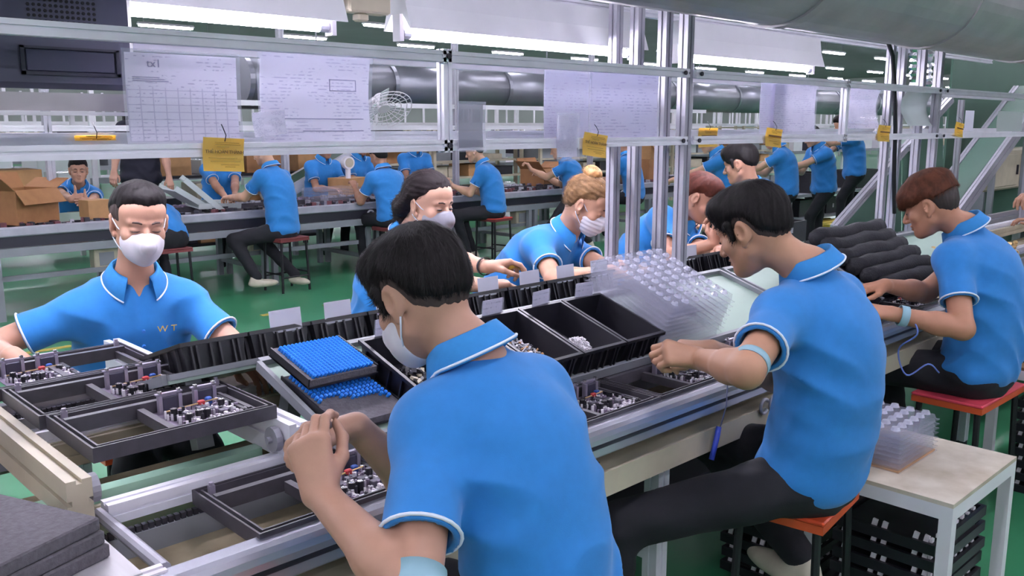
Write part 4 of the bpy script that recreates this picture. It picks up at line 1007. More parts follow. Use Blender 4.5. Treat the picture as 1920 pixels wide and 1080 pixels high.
def person(label, P, N, yaw, head, hp=0.0, hyaw=None, hroll=0.0, wL=None, wR=None, poleL=None, poleR=None, hL=None, hR=None,
           legs=None, hair='short', hair_col=None, tk=0.016, mask=None, skin_c='#c79a80', q=1, girth=1.0, arm=0.275, fore=0.245, shw=0.158, curve=0.035,
           shirt=True, shirt_m=None, eyes=None, hs=0.94, sleeve=0.62, extras=None, shoes=None, vneck=False, group=None, hem=0.07, shL=None, shR=None, armg=0.95, brows=True, nstr=0, fold=1.0, sides=None, eL=None, eR=None):
    """q: 2 near, 1 middle, 0 far; world coordinates"""
    rng = np.random.default_rng(abs(hash(label)) % 99991 if False else int(abs(P[0]*977+P[1]*331+N[2]*91)*10) % 99991)
    P, N, H = [np.array(v, float) for v in (P, N, head)]; hyaw = yaw if hyaw is None else hyaw
    fw = np.array((-math.sin(yaw), math.cos(yaw), 0)); t = nrm(N-P); d = nrm(fw-t*(fw@t)); r = np.cross(d, t)
    R3 = np.stack([r, d, t]); R = euler_head(hyaw, hp, hroll)
    sL = N-t*0.100-r*shw+d*0.005 if shL is None else np.array(shL, float); sR = N-t*0.100+r*shw+d*0.005 if shR is None else np.array(shR, float)
    hh = (0.0075, 0.0048, 0.0034)[q]; hb = (0.014, 0.010, 0.0062)[q]; hd = (0.0046, 0.0036, 0.0027)[q]
    arms = []
    if eL is not None: poleL = np.array(eL)-sL
    if eR is not None: poleR = np.array(eR)-sR
    for S_, W, pole, hnd, right in ((sL, wL, poleL, hL, False), (sR, wR, poleR, hR, True)):
        if W is None: W = S_-t*0.4+d*0.28
        W = np.array(W, float); pole = (-t*0.9-fw*0.35+(r if right else -r)*0.35) if pole is None else np.array(pole, float)
        E_, W = ik(S_, W, arm, fore, pole); hnd = dict(hnd or {}); hx = nrm(hnd.get('x', W-E_)); hn = np.array(hnd.get('n', (0, 0, 1.0)), float)
        if abs(nrm(hn)@hx) > 0.95: hn = -fw
        arms.append((S_, E_, W, hx, hn, right, hnd))
    tor = [(0.0, .160, .118, .11), (.2, .148, .112, .12), (.4, .148, .113, .12), (.6, .160, .118, .12), (.76, .160, .110, .10), (.90, .120, .072, .05)]
    B0, B1, B2 = P, (P+N)/2-d*curve*2, N-t*0.03
    def spine(u): return (1-u)**2*B0+2*u*(1-u)*B1+u*u*B2
    def torso(Fd, off, k=0.05, loose=0.0):
        for u, wx, wy, wz in tor: Fd.ell(spine(u), np.array((wx*girth+off+loose*(1-u), wy*girth+off+loose*(1-u), wz)), R3, k)
        for S_ in (sL, sR): Fd.cone(N-t*0.060, S_, 0.046+off, 0.046+off, k); Fd.ell(S_, 0.050*armg+off, R3, k)
        Fd.cone(N-t*.05, N+t*.01, .052+off*.5, .047, .03)
    def arm_prims(Fd):
        for S_, E_, W, hx, hn, right, hnd in arms:
            Fd.cone(S_, E_, .050*armg, .041*armg, .02); Fd.cone(E_, E_+(W-E_)*.35, .041*armg, .0415*armg, .02); Fd.cone(E_+(W-E_)*.3, W, .0415*armg, .0265*armg, .02)
    parts = []
    # head and neck
    T = lambda p: H+R@(np.array(p, float)*hs)
    lo = np.minimum(H-0.165*hs, N-0.10); hi = np.maximum(H+0.165*hs, N+0.10)
    Fd = Field(lo, hi, hh); head_prims(Fd, H, R, hs); Fd.cone(T((0, -.03, -.045)), N-t*.01, .051*hs, .056*hs, .025)
    torso(Fd, -0.004)
    parts.append(Fd.mesh())
    # arms and hands
    for S_, E_, W, hx, hn, right, hnd in arms:
        hsz = hnd.get('s', 1.0)
        lo = np.minimum(np.minimum(S_, E_), W)-.075; hi = np.maximum(np.maximum(S_, E_), W)+.075
        Fd = Field(lo, hi, hb*0.8); arm_prims(Fd); hand_prims(Fd, W, hx, hn, right, hsz, hnd.get('curl', .5), hnd.get('thumb', 'rest'), hnd.get('spread', 0.03))
        Fd.ell(W+hx*0.10*hsz, 0.085*hsz, None, 0.0, True); parts.append(Fd.mesh())
        lo, hi = hand_prims(None, W, hx, hn, right, hsz, hnd.get('curl', .5), hnd.get('thumb', 'rest'), hnd.get('spread', 0.03), True)
        Fd = Field(np.minimum(lo, W-.04), np.maximum(hi, W+.04), hd); arm_prims(Fd); hand_prims(Fd, W, hx, hn, right, hsz, hnd.get('curl', .5), hnd.get('thumb', 'rest'), hnd.get('spread', 0.03)); parts.append(Fd.mesh())
    # trunk (under the clothes)
    allp = np.array([P, N, sL, sR]); Fd = Field(allp.min(0)-.22, allp.max(0)+.12, 0.022); torso(Fd, -0.012); parts.append(Fd.mesh())
    base = np.array([P[0], P[1], 0.0]); V, Q = merge(parts); V = V-base
    body = link('person', np_mesh('person', V, Q, skin(skin_c)), None, tuple(base)); tag(body, label, 'person', group)
    def child(name, V, Q, m): return link(name, np_mesh(name, V-base, Q, m), body)
    def tubes(name, lst, rad, m, n=6, par=None):
        for pts in lst: MB().tube([p-base for p in pts], rad, n).build(name, m, par or body, smooth=True)
    # shirt
    if shirt:
        so = .012
        ends = [S_+(E_-S_)*sleeve for S_, E_, *_ in arms]
        ap = np.array([P-t*hem, N, sL, sR, *ends]); lo = ap.min(0)-.20*girth; hi = ap.max(0)+.14
        Fd = Field(lo, hi, hb); torso(Fd, so, loose=.016)
        sl, X, Y, Z = Fd.all(); u = (X-P[0])*r[0]+(Y-P[1])*r[1]+(Z-P[2])*r[2]; v = (X-P[0])*t[0]+(Y-P[1])*t[1]+(Z-P[2])*t[2]; w_ = (X-P[0])*d[0]+(Y-P[1])*d[1]+(Z-P[2])*d[2]
        u, v, w_ = [q_.astype(f32) for q_ in (u, v, w_)]; ph = rng.uniform(0, 6, 6)
        lowm = np.clip(1.2-v/f32(.40), .25, 1.0); wob = np.sin(u*11+ph[0])*1.6+np.sin(w_*13+ph[4])*1.4+np.sin((u+w_)*23+ph[2])*.8
        rg = lambda z_: 1-np.abs(np.sin(z_))*2                       # sharp ridge, soft valley
        k1 = rg(v*24+wob*1.3+ph[1]); k2 = rg((u*.55+v)*30+np.sin(w_*12+ph[2])*1.3+np.sin(u*17)*.8+ph[3]); k3 = rg((u*.55-v)*30+np.sin(w_*12+ph[5])*1.3+np.sin(u*15)*.8+ph[4]); k4 = np.sin(u*34+v*9*np.sin(ph[2]+v*6)+ph[2]+w_*14)
        gate = np.clip(.5+.6*np.sin(u*13+v*9+ph[0])*np.sin(w_*11+v*7+ph[3]), 0, 1); low2 = np.clip(1.05-v/f32(.30), 0, 1)
        arm_z = np.exp(-((v-f32(.30))/f32(.10))**2)*np.clip((np.abs(u)-f32(.05))*12, 0, 1)
        Fd.F -= fold*(f32(.0075)*k1*low2*(.15+.85*gate)+f32(.0065)*(k2*(u < 0)+k3*(u >= 0))*arm_z+f32(.0020)*k4*(.4+.6*gate)).astype(f32)
        Fd.F = np.maximum(Fd.F, (-(v+f32(hem))-f32(.008)*np.sin(u*22+ph[0])).astype(f32))
        for (S_, E_, W, hx, hn, right, hnd), e in zip(arms, ends):
            dr = nrm(E_-S_); rs = .058*armg; re = .066*armg
            Fd.cone(S_, e+dr*.03, rs, re, .035, cut=(e, dr)); Fd.cone(e-dr*.035, e+dr*.05, re-.014, re-.011, 0.0, True) if q > 0 else None
        if vneck:
            pn = N+d*.075-t*.045; Fd.cone(N+d*.085+t*.02, N+d*.115-t*.11, .034, .008, .01, True)
        else: Fd.cone(N+d*.06+t*.03, N+d*.09-t*.02, .03, .015, .01, True)
        V1, Q1 = Fd.mesh(); sh = child('shirt', V1, Q1, shirt_m or M_SHIRT)
        if shirt_m is None:
            tr = []
            for (S_, E_, W, hx, hn, right, hnd), e in zip(arms, ends):
                dr = nrm(E_-S_); a1 = nrm(np.cross(dr, (0.3, 0.2, 1.0))); a2 = np.cross(dr, a1); rr = .066*armg+.0012
                tr.append([e-dr*.006+rr*(math.cos(x)*a1+math.sin(x)*a2) for x in np.linspace(0, 2*math.pi, 25)])
            tubes('sleeve_trim', tr, .0032, M_TRIM, par=sh)
            # polo collar: stand, fold and flap
            ax_n = nrm(nrm(T((0, -.03, -.05))-N)*0.45+t*0.75); rr_ = nrm(np.cross(d, ax_n)); dd = np.cross(ax_n, rr_)
            Nc = N+ax_n*.012+dd*.004; rows = [[], [], [], []]; trim = []; M_ = 40; fmax = 2.86 if not vneck else 2.62
            for i in range(M_+1):
                phi = -fmax+2*fmax*i/M_; c, s_ = -math.cos(phi), math.sin(phi); fr = max(0, abs(phi)-1.4)/1.4; fr = min(fr, 1)
                def pt(ra, rb, h): return Nc+rr_*(ra*s_)+dd*(rb*c)+ax_n*h
                drop = .034*fr; out = .012*fr
                rows[0].append(pt(.063, .066, -.012-.6*drop)); rows[1].append(pt(.061, .063, .030-.020*fr)); rows[2].append(pt(.068+out*.4, .070+out, .029-.021*fr-drop*.3)); rows[3].append(pt(.093+out*.2, .088+out, -.014-drop*1.1-.012*fr))
                trim.append(pt(.093+out*.2, .090+out, -.009-drop*1.1-.012*fr))
            th = .0028; VV = []; QQ = []; w1 = M_+1
            for layer in (0, 1):
                for rw in rows: VV += [p+(ax_n*th*.6+nrm(p-Nc)*th*.5)*layer for p in rw]
            for rw in range(3):
                for i in range(M_):
                    a_ = rw*w1+i; QQ.append((a_, a_+w1, a_+w1+1, a_+1)); b_ = a_+4*w1; QQ.append((b_, b_+1, b_+w1+1, b_+w1))
            for i in range(M_): a_ = 3*w1+i; QQ.append((a_, a_+4*w1, a_+4*w1+1, a_+1))
            co = child('collar', np.array(VV), np.array(QQ), M_COLLAR); tubes('collar_trim', [trim], .0026, M_TRIM, par=co)
    # trousers, shoes
    if legs is not None:
        Fd = None; pts = [P]; segs = []
        for side, (K, A) in zip((-1, 1), legs):
            hip = P+r*side*.085-t*.02; segs.append((hip, np.array(K, float), np.array(A, float))); pts += [K, A]
        pts = np.array(pts); Fd = Field(pts.min(0)-.17, pts.max(0)+.17, hb*1.5)
        Fd.ell(P-t*.02, np.array((.165*girth, .13*girth, .12)), R3)
        for hip, K, A in segs: Fd.cone(hip, K, .088*girth, .064*girth, .04); Fd.cone(K, A, .062*girth, .047*girth, .03)
        sl, X, Y, Z = Fd.all(); Fd.F += (f32(.003)*np.sin(X*60+np.sin(Z*50)*1.5+Y*35)).astype(f32)
        V1, Q1 = Fd.mesh(); child('trousers', V1, Q1, M_TROU)
        if shoes is not None:
            for (hip, K, A), fd in zip(segs, shoes):
                fd = nrm(fd); fz = np.array((0, 0, 1.0)); sd = np.cross(fd, fz); Fd = Field(A-.24, A+.24, .008); b0 = np.array([A[0], A[1], max(A[2]-.06, .035)])
                RR = np.stack([fd, sd, fz]); Fd.ell(b0+fd*.06, (.135, .042, .036), RR); Fd.ell(b0-fd*.01+fz*.03, (.05, .04, .055), RR, .03); Fd.plane(b0-fz*.033, -fz); V1, Q1 = Fd.mesh(); child('shoe', V1, Q1, M_SHOE)
    # hair
    if hair:
        hm = M_HAIR if hair_col is None else mat('hair_'+hair_col[1:], hair_col, 0.65, 0, 0.35, 45, spec=0.2)
        st = hair; F = hair_field(st, tk, (0.0065, 0.0046, 0.0036)[q], hs); V1, Q1 = F.mesh(); ps = [(V1, Q1)]
        if nstr: ps.append(strands(V1, vnormals(V1, Q1), nstr, {'thick': .020, 'undercut': .022, 'short': .013, 'crop': .007}.get(st, .035), rng, st))
        Va, Qa = merge(ps); child('hair', H+(Va*hs)@R.T, Qa, hm)
        if st == 'undercut' or sides:
            F = hair_field({'undercut': 'short', 'thick': 'fade', 'crop': 'fade'}.get(st, 'crop'), tk*.25 if st == 'undercut' else .0048, .0040, hs); sl, X, Y, Z = F.all(); F.F = np.maximum(F.F, Z-f32(.085)+0*X+0*Y); V1, Q1 = F.mesh(); ps = [(V1, Q1)]
            child('hair_sides', H+(V1*hs)@R.T, Q1, sides or mat('hair_dark_sides', '#2a1d1c', 0.6, 0, 0.3, 60))
    if q > 0 and brows:
        bm = []
        for sx in (-1, 1): bm.append([T((sx*x, y, z)) for x, y, z in ((.014, .0945, .021), (.026, .0925, .0255), (.038, .0855, .0245), (.048, .076, .019))])
        for pts in bm: MB().tube([p-base for p in pts], [.0026, .0038, .0032, .0012], 6).build('eyebrow', mat('brow_dark', '#4a3833', 0.8), body, smooth=True)
        for sx in (-1, 1):
            MB().tube([T((sx*x, y, z))-base for x, y, z in ((.017, .0868, -.0035), (.026, .0893, -.0055+ (0.002 if eyes == 'open' else 0)), (.036, .0885, -.0058+(0.002 if eyes == 'open' else 0)), (.045, .0835, -.003))], [.0006, .0016, .0016, .0007] if eyes != 'open' else [.001, .0036, .0036, .001], 6).build('eye', mat('lash_dark', '#2a1f20', 0.4), body, smooth=True)
    # mask
    if mask:
        F = Field((-.11, -.02, -.16), (.11, .17, .06), (0.0055, .0042, .0034)[q]); F.ell((0, .042, -.048), (.066, .066, .060)); F.cone((0, .094, -.014), (0, .108, -.046), .018, .020, .03); F.cone((0, .106, -.046), (0, .078, -.096), .020, .022, .03); F.ell((0, .05, -.075), (.052, .05, .04), k=.02)
        sl, X, Y, Z = F.all(); F.F = np.maximum(F.F, (f32(.018)-Y+X*0+Z*0)+f32(.25)*np.abs(Z+f32(.045))); F.F = np.maximum(F.F, (Z+f32(.020)-f32(.10)*np.clip(f32(.05)-np.abs(X), 0, 1)*3+Y*0))
        if mask == 'pleat': F.F += f32(.0013)*np.sin(Z*330+0*X+0*Y)
        V1, Q1 = F.mesh(); fm = child('face_mask', H+(V1*hs)@R.T, Q1, M_MASK if mask != 'grey' else mat('grey_mask_cloth', '#85848f', 0.75, 0, 0.04, 30))
        st = []
        for sx in (-1, 1):
            st.append([T((sx*x, y, z)) for x, y, z in ((.056, .044, -.018), (.070, .024, -.006), (.079, .002, .014), (.083, -.014, .026))]); st.append([T((sx*x, y, z)) for x, y, z in ((.052, .036, -.085), (.066, .016, -.066), (.075, -.006, -.046), (.078, -.016, -.034))])
        tubes('mask_strap', st, .0018, M_TRIM, 5, par=fm)
    return dict(body=body, base=base, arms=arms, N=N, P=P, t=t, d=d, r=r, T=T, R=R, H=H, child=child, tubes=tubes, shirt=sh if shirt else body)
# ================================================================== the people at the near line
A = np.array
M_FADE = mat('faded_hair', '#3b2e2b', 0.8, 0, 0.25, 120)
pinch = dict(curl=(0.75, 0.85, 0.95, 1.0), thumb='pinch')
# A: foreground man seen from behind, white mask
pa = person('seated man in blue polo in the foreground, back turned, mask strap over ear', (1.035, 0.98, 0.62), dp(884, 668, 1.58), 0.0, dp(790, 556, 1.60), hp=0.48, hyaw=0.06,
    wL=dp(600, 925, 1.43), wR=dp(668, 800, 1.58), eL=dp(690, 1110, 1.30), poleR=(0.7, -0.2, -0.6), shw=0.122, sleeve=0.70, arm=0.29, fold=1.2,
    hL=dict(curl=(0.6, 0.75, 0.9, 1.0), thumb='pinch', x=A((0.03, 0.35, 0.75)), n=A((-0.75, -0.5, 0.2))), hR=dict(curl=(0.7, 0.8, 0.9, 1.0), thumb='pinch', x=A((-0.75, 0.55, -0.02)), n=A((0.25, 0.3, 0.9))),
    hair='thick', tk=0.014, mask='fold', skin_c='#b08570', q=2, girth=0.84, legs=[((0.86, 1.32, 0.56), (0.84, 1.25, 0.12)), ((1.08, 1.32, 0.56), (1.1, 1.25, 0.12))], nstr=9000, eyes='open', curve=0.045, sides=M_FADE)
# B: second seated man
pb = person('seated man in blue polo with short black hair at mid right, bare faced, head bowed', (2.16, 1.08, 0.60), dp(1523, 505, 2.32), 0.02, dp(1412, 432, 2.33), hp=0.42, hyaw=0.05,
    wL=dp(1310, 672, 2.26), wR=dp(1335, 655, 2.38), eL=dp(1335, 712, 2.08), poleR=(0.7, -0.2, -0.6),
    hL=dict(curl=(0.9, 1.0, 1.1, 1.1), thumb='fold', x=A((-0.55, 0.45, 0.15)), n=A((-0.4, -0.5, 0.7))), hR=dict(curl=(0.8, 0.9, 1.0, 1.0), thumb='pinch', x=A((-0.6, 0.5, 0.1)), n=A((0, 0, 1.0))),
    hair='thick', tk=0.012, skin_c='#b5866b', q=2, girth=0.95, legs=[((1.71, 1.37, 0.475), (1.66, 1.38, 0.10)), ((2.28, 1.50, 0.55), (2.22, 1.12, 0.30))], shoes=[(0, 1, 0), (0.2, 1, 0)], nstr=7000, eyes='open', curve=0.05, sides=M_FADE)
# C: third seated man, red-brown hair
pc = person('seated man in blue polo with reddish brown fringe at the right, looking down', (3.58, 1.14, 0.60), dp(1812, 428, 3.36), 0.05, dp(1745, 386, 3.37), hp=0.38, hyaw=0.12,
    wL=dp(1672, 588, 3.16), wR=dp(1660, 535, 3.36), eL=dp(1775, 632, 3.12), poleR=(0.7, 0.0, -0.6),
    hL=dict(curl=(0.6, 0.7, 0.8, 0.9), thumb='pinch', x=A((-0.6, 0.5, 0.12)), n=A((-0.3, -0.3, 0.9))), hR=dict(curl=(0.5, 0.6, 0.7, 0.8), thumb='rest', x=A((-0.7, 0.5, -0.1)), n=A((0, 0, 1.0))),
    hair='undercut', hair_col='#5c3526', tk=0.012, skin_c='#b07c62', q=2, legs=[((3.45, 1.55, 0.55), (3.45, 1.45, 0.10)), ((3.7, 1.55, 0.55), (3.7, 1.45, 0.10))], nstr=6000, eyes='down', curve=0.05)
# M: masked man on the far side at left
pm_ = person('masked man in blue polo with cropped hair facing the camera', (1.06, 2.86, 0.66), dp(252, 520, 2.74), math.radians(169), dp(261, 419, 2.66), hp=0.16, hyaw=math.radians(171), hroll=-0.06,
    wL=dp(447, 668, 2.55), wR=dp(22, 668, 2.42), poleL=(0.6, 0.6, -0.4), poleR=(-0.9, 0.3, -0.3),
    hL=dict(curl=0.4, x=A((0.1, -0.6, -0.15))), hR=dict(curl=(0.4, 0.5, 0.55, 0.6), thumb='pinch', x=A((0.42, -0.45, -0.42)), n=A((0.3, -0.5, 0.9)), s=1.05),
    shw=0.150, hair='crop', tk=0.010, mask='fold', skin_c='#b88b76', q=2, eyes='down', vneck=True, nstr=3000, legs=[((0.95, 2.6, 0.5), (0.95, 2.75, 0.1)), ((1.15, 2.6, 0.5), (1.15, 2.75, 0.1))], sides=mat('cropped_sides', '#3c2f2c', 0.7, 0, 0.2, 80))
t = thing('x', '', '') if False else None
em = text_mesh('W T', 0.030, mat('yellow_thread', '#d8b44a', 0.7), 'chest_lettering')
# W1, W2 and the red-haired worker on the far side
pw1 = person('dark-haired woman in blue polo with grey mask behind the foreground man', (2.12, 2.95, 0.62), dp(768, 440, 3.52), math.radians(208), dp(805, 384, 3.42), hp=0.12, hyaw=math.radians(188),
    wL=dp(958, 512, 3.14), wR=dp(945, 542, 3.0), poleL=(0.5, 0.5, -0.6), poleR=(-0.6, 0.4, -0.6),
    hL=dict(curl=(0.5, 0.6, 0.8, 0.9), thumb='pinch', x=A((0.7, -0.35, 0.12)), n=A((0.1, 0.2, 1.0))), hR=dict(curl=0.5, x=A((0.75, -0.3, 0.0))),
    hair='pony', tk=0.014, hair_col='#1c1316', mask='grey', skin_c='#bb917c', q=2, eyes='open', hs=0.96, armg=0.9, shw=0.15, nstr=3000, legs=[((1.98, 2.62, 0.52), (1.98, 2.72, 0.08)), ((2.2, 2.62, 0.52), (2.2, 2.72, 0.08))])
pw2 = person('blonde woman in blue polo with hair bun and white mask leaning over the far bins', (2.78, 2.98, 0.62), dp(1064, 432, 3.98), math.radians(196), dp(1100, 384, 3.88), hp=0.50, hyaw=math.radians(206),
    wL=dp(1180, 500, 3.7), wR=dp(1145, 508, 3.55), poleL=(0.6, 0.4, -0.6), poleR=(-0.7, 0.3, -0.5),
    hL=dict(curl=0.6, x=A((0.1, -0.7, -0.1))), hR=dict(curl=0.6, x=A((0.35, -0.7, -0.1))), hair='bun', hair_col='#7d5f42', tk=0.012, mask='pleat', skin_c='#ba8d75', q=2, eyes='down', hs=0.96, armg=0.92, shw=0.155, vneck=True, nstr=2600, legs=[((2.68, 2.62, 0.52), (2.68, 2.72, 0.08)), ((2.9, 2.62, 0.52), (2.9, 2.72, 0.08))])
pr = person('red-haired worker in blue polo looking down, right of the paired posts', (3.62, 2.98, 0.62), dp(1290, 404, 4.62), math.radians(186), dp(1312, 372, 4.45), hp=0.55, hyaw=math.radians(205),
    wL=dp(1352, 468, 4.25), wR=dp(1340, 455, 4.25), poleL=(0.6, 0.4, -0.6), poleR=(-0.6, 0.3, -0.6), hL=dict(curl=0.6, x=A((-0.5, -0.4, 0.1))), hR=dict(curl=(0.9, 1, 1, 1), x=A((0.1, -0.1, 0.8)), n=A((0, -1, 0.2)), thumb='fold'),
    hair='short', hair_col='#4a2219', tk=0.016, skin_c='#ab7d68', q=1, eyes='down', nstr=1500, legs=[((3.5, 2.62, 0.52), (3.5, 2.72, 0.08)), ((3.75, 2.62, 0.52), (3.75, 2.72, 0.08))])
pk_ = person('black-haired worker in blue polo turned away behind the red-haired worker', (4.95, 2.75, 0.62), dp(1408, 350, 5.3), math.radians(14), dp(1388, 308, 5.28), hp=0.25,
    wL=dp(1340, 440, 5.2), wR=dp(1400, 440, 5.3), legs=[((4.75, 3.1, 0.5), (4.75, 3.1, 0.08)), ((5.0, 3.1, 0.5), (5.0, 3.1, 0.08))], shoes=[(0, 1, 0), (0, 1, 0)], hair='thick', tk=0.016, skin_c='#a97c66', q=1, nstr=1500)

person('worker at the right edge of the picture of whom only a hand shows', (5.80, 1.16, 0.60), (5.76, 1.27, 1.16), math.radians(20), (5.72, 1.36, 1.26), hp=.3, wL=dp(1945, 366, 4.86), wR=(5.95, 1.62, 0.92), hL=dict(curl=(.5, .6, .7, .8), thumb='pinch', x=A((-.8, .35, -.02))), hair='short', tk=.012, skin_c='#a97c66', q=1, legs=[((5.65, 1.55, 0.52), (5.65, 1.5, 0.08)), ((5.9, 1.55, 0.52), (5.9, 1.5, 0.08))])
# emblem and small extras
def place_on(pp, me, name, u, v, dist, m=None, extra_rot=None):
    r, d, t_ = pp['r'], pp['d'], pp['t']; c = pp['N']+r*u-t_*v+d*dist
    o = link(name, me, pp['shirt']); Rm = Matrix((tuple(-r), tuple(t_), tuple(d))).transposed()
    # text faces +d: its x axis is the viewer's right, i.e. -r
    o.matrix_basis = Matrix.Translation(Vector(c-pp['base'])) @ Rm.to_4x4(); return o
place_on(pm_, em, 'chest_lettering', -0.066, 0.115, 0.140)
for pp, u in ((pw2, -0.06),):
    place_on(pp, text_mesh('W', 0.024, MATS['yellow_thread'], 'chest_lettering'), 'chest_lettering', u, 0.15, 0.142)
for k in range(3):
    c = pm_['N']-pm_['t']*(0.12+0.05*k)+pm_['d']*(0.128+0.004*k)-pm_['base']; MB().cyl(c, c+pm_['d']*0.008, 0.0055, n=8).build('button', mat('blue_button', '#2a6fc0', 0.4), pm_['shirt'])
# plaster on the forehead of the blonde woman, hair clip
T = pw2['T']; b = pw2['base']
mb = MB(); c = T((-.012, .0925, .052)) ; 
V_ = [T(p)-b for p in ((-.045, .078, .036), (-.006, .093, .036), (-.006, .0885, .062), (-.043, .0735, .062))]
mb.add(V_+[v+(pw2['R']@A((0, .002, 0))) for v in V_], [(0, 1, 2, 3), (7, 6, 5, 4), (0, 4, 5, 1), (1, 5, 6, 2), (2, 6, 7, 3), (3, 7, 4, 0)]); mb.build('forehead_patch', M_WHT, pw2['body'])
mb = MB()
for k in range(7): a_ = -0.9+0.3*k; mb.cyl(T((.04*math.sin(a_), -.045+.04*math.cos(a_), .112))-b, T((.046*math.sin(a_), -.045+.048*math.cos(a_), .135))-b, .004, .002, n=6)
mb.tube([T((.043*math.sin(a_), -.045+.043*math.cos(a_), .112))-b for a_ in np.linspace(-1.2, 1.2, 12)], .006, 6); mb.build('hair_clip', M_BLACKP, pw2['body'])
# bun colour: blonde
F = Field((-.07, -.11, .09), (.07, .03, .19), .004); F.ell((0, -.045, .138), (.046, .044, .034)); F.ell((0, .01, .108), (.05, .05, .02)); F.F += f32(.0015)*np.sin(F.all()[1]*200+F.all()[2]*150+F.all()[3]*90)
V1, Q1 = F.mesh(); pw2['child']('hair_bun', pw2['H']+(V1*.96)@pw2['R'].T, Q1, mat('blonde_hair', '#c89a62', 0.5, 0, 0.35, 50, col2='#8f5f35'))
# elbow and wrist bands
def band(pp, arm_i, seg, u, wdt, rad, m, name):
    S_, E_, W, *_ = pp['arms'][arm_i]; a_, b_ = (S_, E_) if seg == 0 else (E_, W); dr = nrm(b_-a_); c = a_+(b_-a_)*u-pp['base']
    mb = MB(); n = 24; a1 = nrm(np.cross(dr, (0.2, 0.3, 1.0))); a2 = np.cross(dr, a1); vs = []
    for q_ in (0, 1):
        for rr in (rad, rad+0.003):
            for i in range(n): x = 2*math.pi*i/n; vs.append(c+dr*(q_-0.5)*wdt+rr*(math.cos(x)*a1+math.sin(x)*a2))
    fs = []
    for i in range(n):
        j = (i+1) % n; fs += [(n+i, n+j, 3*n+j, 3*n+i), (i, n+i, n+j, j), (2*n+i, 2*n+j, 3*n+j, 3*n+i)]
    mb.add(vs, fs); mb.build(name, m, pp['body'], smooth=True)
band(pa, 0, 0, 0.95, 0.040, 0.0425, M_STRAP, 'elbow_band')
band(pb, 0, 0, 0.88, 0.024, 0.0405, M_STRAP, 'elbow_band')
band(pc, 0, 1, 0.84, 0.028, 0.034, M_STRAP, 'wrist_strap')
S_, E_, W, *_ = pc['arms'][0]; w0 = W-(W-E_)*.16
pts = [w0+A((0.0, -0.034, 0)), w0+A((0.01, -0.05, -0.06)), A((w0[0]+.06, 1.29, .70)), A((w0[0]+.10, 1.27, .60)), A((w0[0]+.16, 1.22, .64)), A((w0[0]+.22, 1.2, .60))]
cz = thing('ground_cord', 'thin pale blue grounding cord hanging from the third man\'s wrist strap', 'cord', (float(w0[0]), 1.28, 0.0)); MB().tube([p-A(cz.location) for p in smooth_path(pts)], .0032, 6).build('cord', mat('blue_cord', '#6f86d8', 0.5), cz, smooth=True)
cz = thing('ground_cord', 'thin blue grounding cord hanging over the rail by the second man\'s elbow', 'cord', (1.95, 1.30, 0.0))
p_ = [ay(1366, 690, 1.315), ay(1362, 760, 1.312), ay(1348, 810, 1.31)]; MB().tube([p-A((1.95, 1.30, 0)) for p in p_], .0022, 6).build('cord', mat('grey_cord', '#6c7090', 0.5), cz, smooth=True)
p_ = [ay(1348, 800, 1.31), ay(1343, 825, 1.31), ay(1334, 862, 1.31)]; MB().tube([p-A((1.95, 1.30, 0)) for p in p_], .008, 8).build('plug_sleeve', mat('blue_plug', '#3f55c8', 0.4), cz, smooth=True)
# things held by people
cz = thing('small_part', 'small dark part pinched between the foreground man\'s fingers', 'component', tuple(dp(572, 845, 1.52))); MB().bbox((-.008, -.006, -.012), (.008, .006, .012), .002).build('block', M_DARKM, cz); MB().cyl((0, 0, .012), (0, 0, .03), .0015, n=6).build('lead', M_SILV, cz)
cz = thing('yellow_finger_cots', 'yellow rubber part held in the dark-haired woman\'s fingers', 'component', tuple(pw1['arms'][0][2]+pw1['arms'][0][3]*.105-A((0, 0, .030)))); MB().tube([(-.03, 0, .012), (0, 0, .016), (.03, -.005, .004)], .012, 8).build('rubber', mat('yellow_rubber', '#d9b94e', 0.6), cz, smooth=True)
band(pw1, 0, 1, 0.93, 0.010, 0.031, M_BLACKP, 'wrist_band')
# ================================================================== the second line and the hall behind
L2Y = 7.62; L2Z = 0.73
l2 = thing('assembly_line', 'second grey assembly conveyor running across the hall behind the near workers', 'conveyor', (5.0, 8.1, 0))
for y0, y1, n in ((-0.50, -0.44, 'side_rail'), (0.44, 0.50, 'side_rail')): MB().bbox((-6, y0, L2Z-0.075), (7, y1, L2Z), 0.01).build(n, M_ALUD, l2)
MB().bb((-6, -0.47, L2Z-0.16), (7, -0.455, L2Z-0.075)).build('side_panel', M_DARKM, l2)
MB().bb((-6, -0.49, L2Z-0.23), (7, -0.44, L2Z-0.165)).build('lower_beam', M_GREYP, l2)
MB().bb((-6, -0.44, L2Z-0.03), (7, 0.44, L2Z-0.02)).build('belt', mat('belt_dark', '#4a464a', 0.6), l2)
for x in np.arange(-5.6, 7, 1.18):
    for dx in (0.0, 0.10):
        for y in (-0.465, 0.465): MB().bb((x+dx-0.025, y-0.025, 0), (x+dx+0.025, y+0.025, L2Z-0.23)).build('leg', M_GREYP, l2)
    MB().bb((x, -0.45, 0.14), (x+0.04, 0.45, 0.18)).build('cross_member', M_GREYP, l2)
MB().bb((-6, -0.42, 0.30), (7, -0.38, 0.34)).build('stretcher', M_GREYP, l2)
for x in (-3.95, -3.82, 0.32, 0.45, 4.4, 4.53):
    MB().tube(ring((x, -0.50, L2Z-0.125), 0.04, 0, 0.6, 5.6), 0.010, 6).build('cast_hook', M_WHITEP, l2, smooth=True)
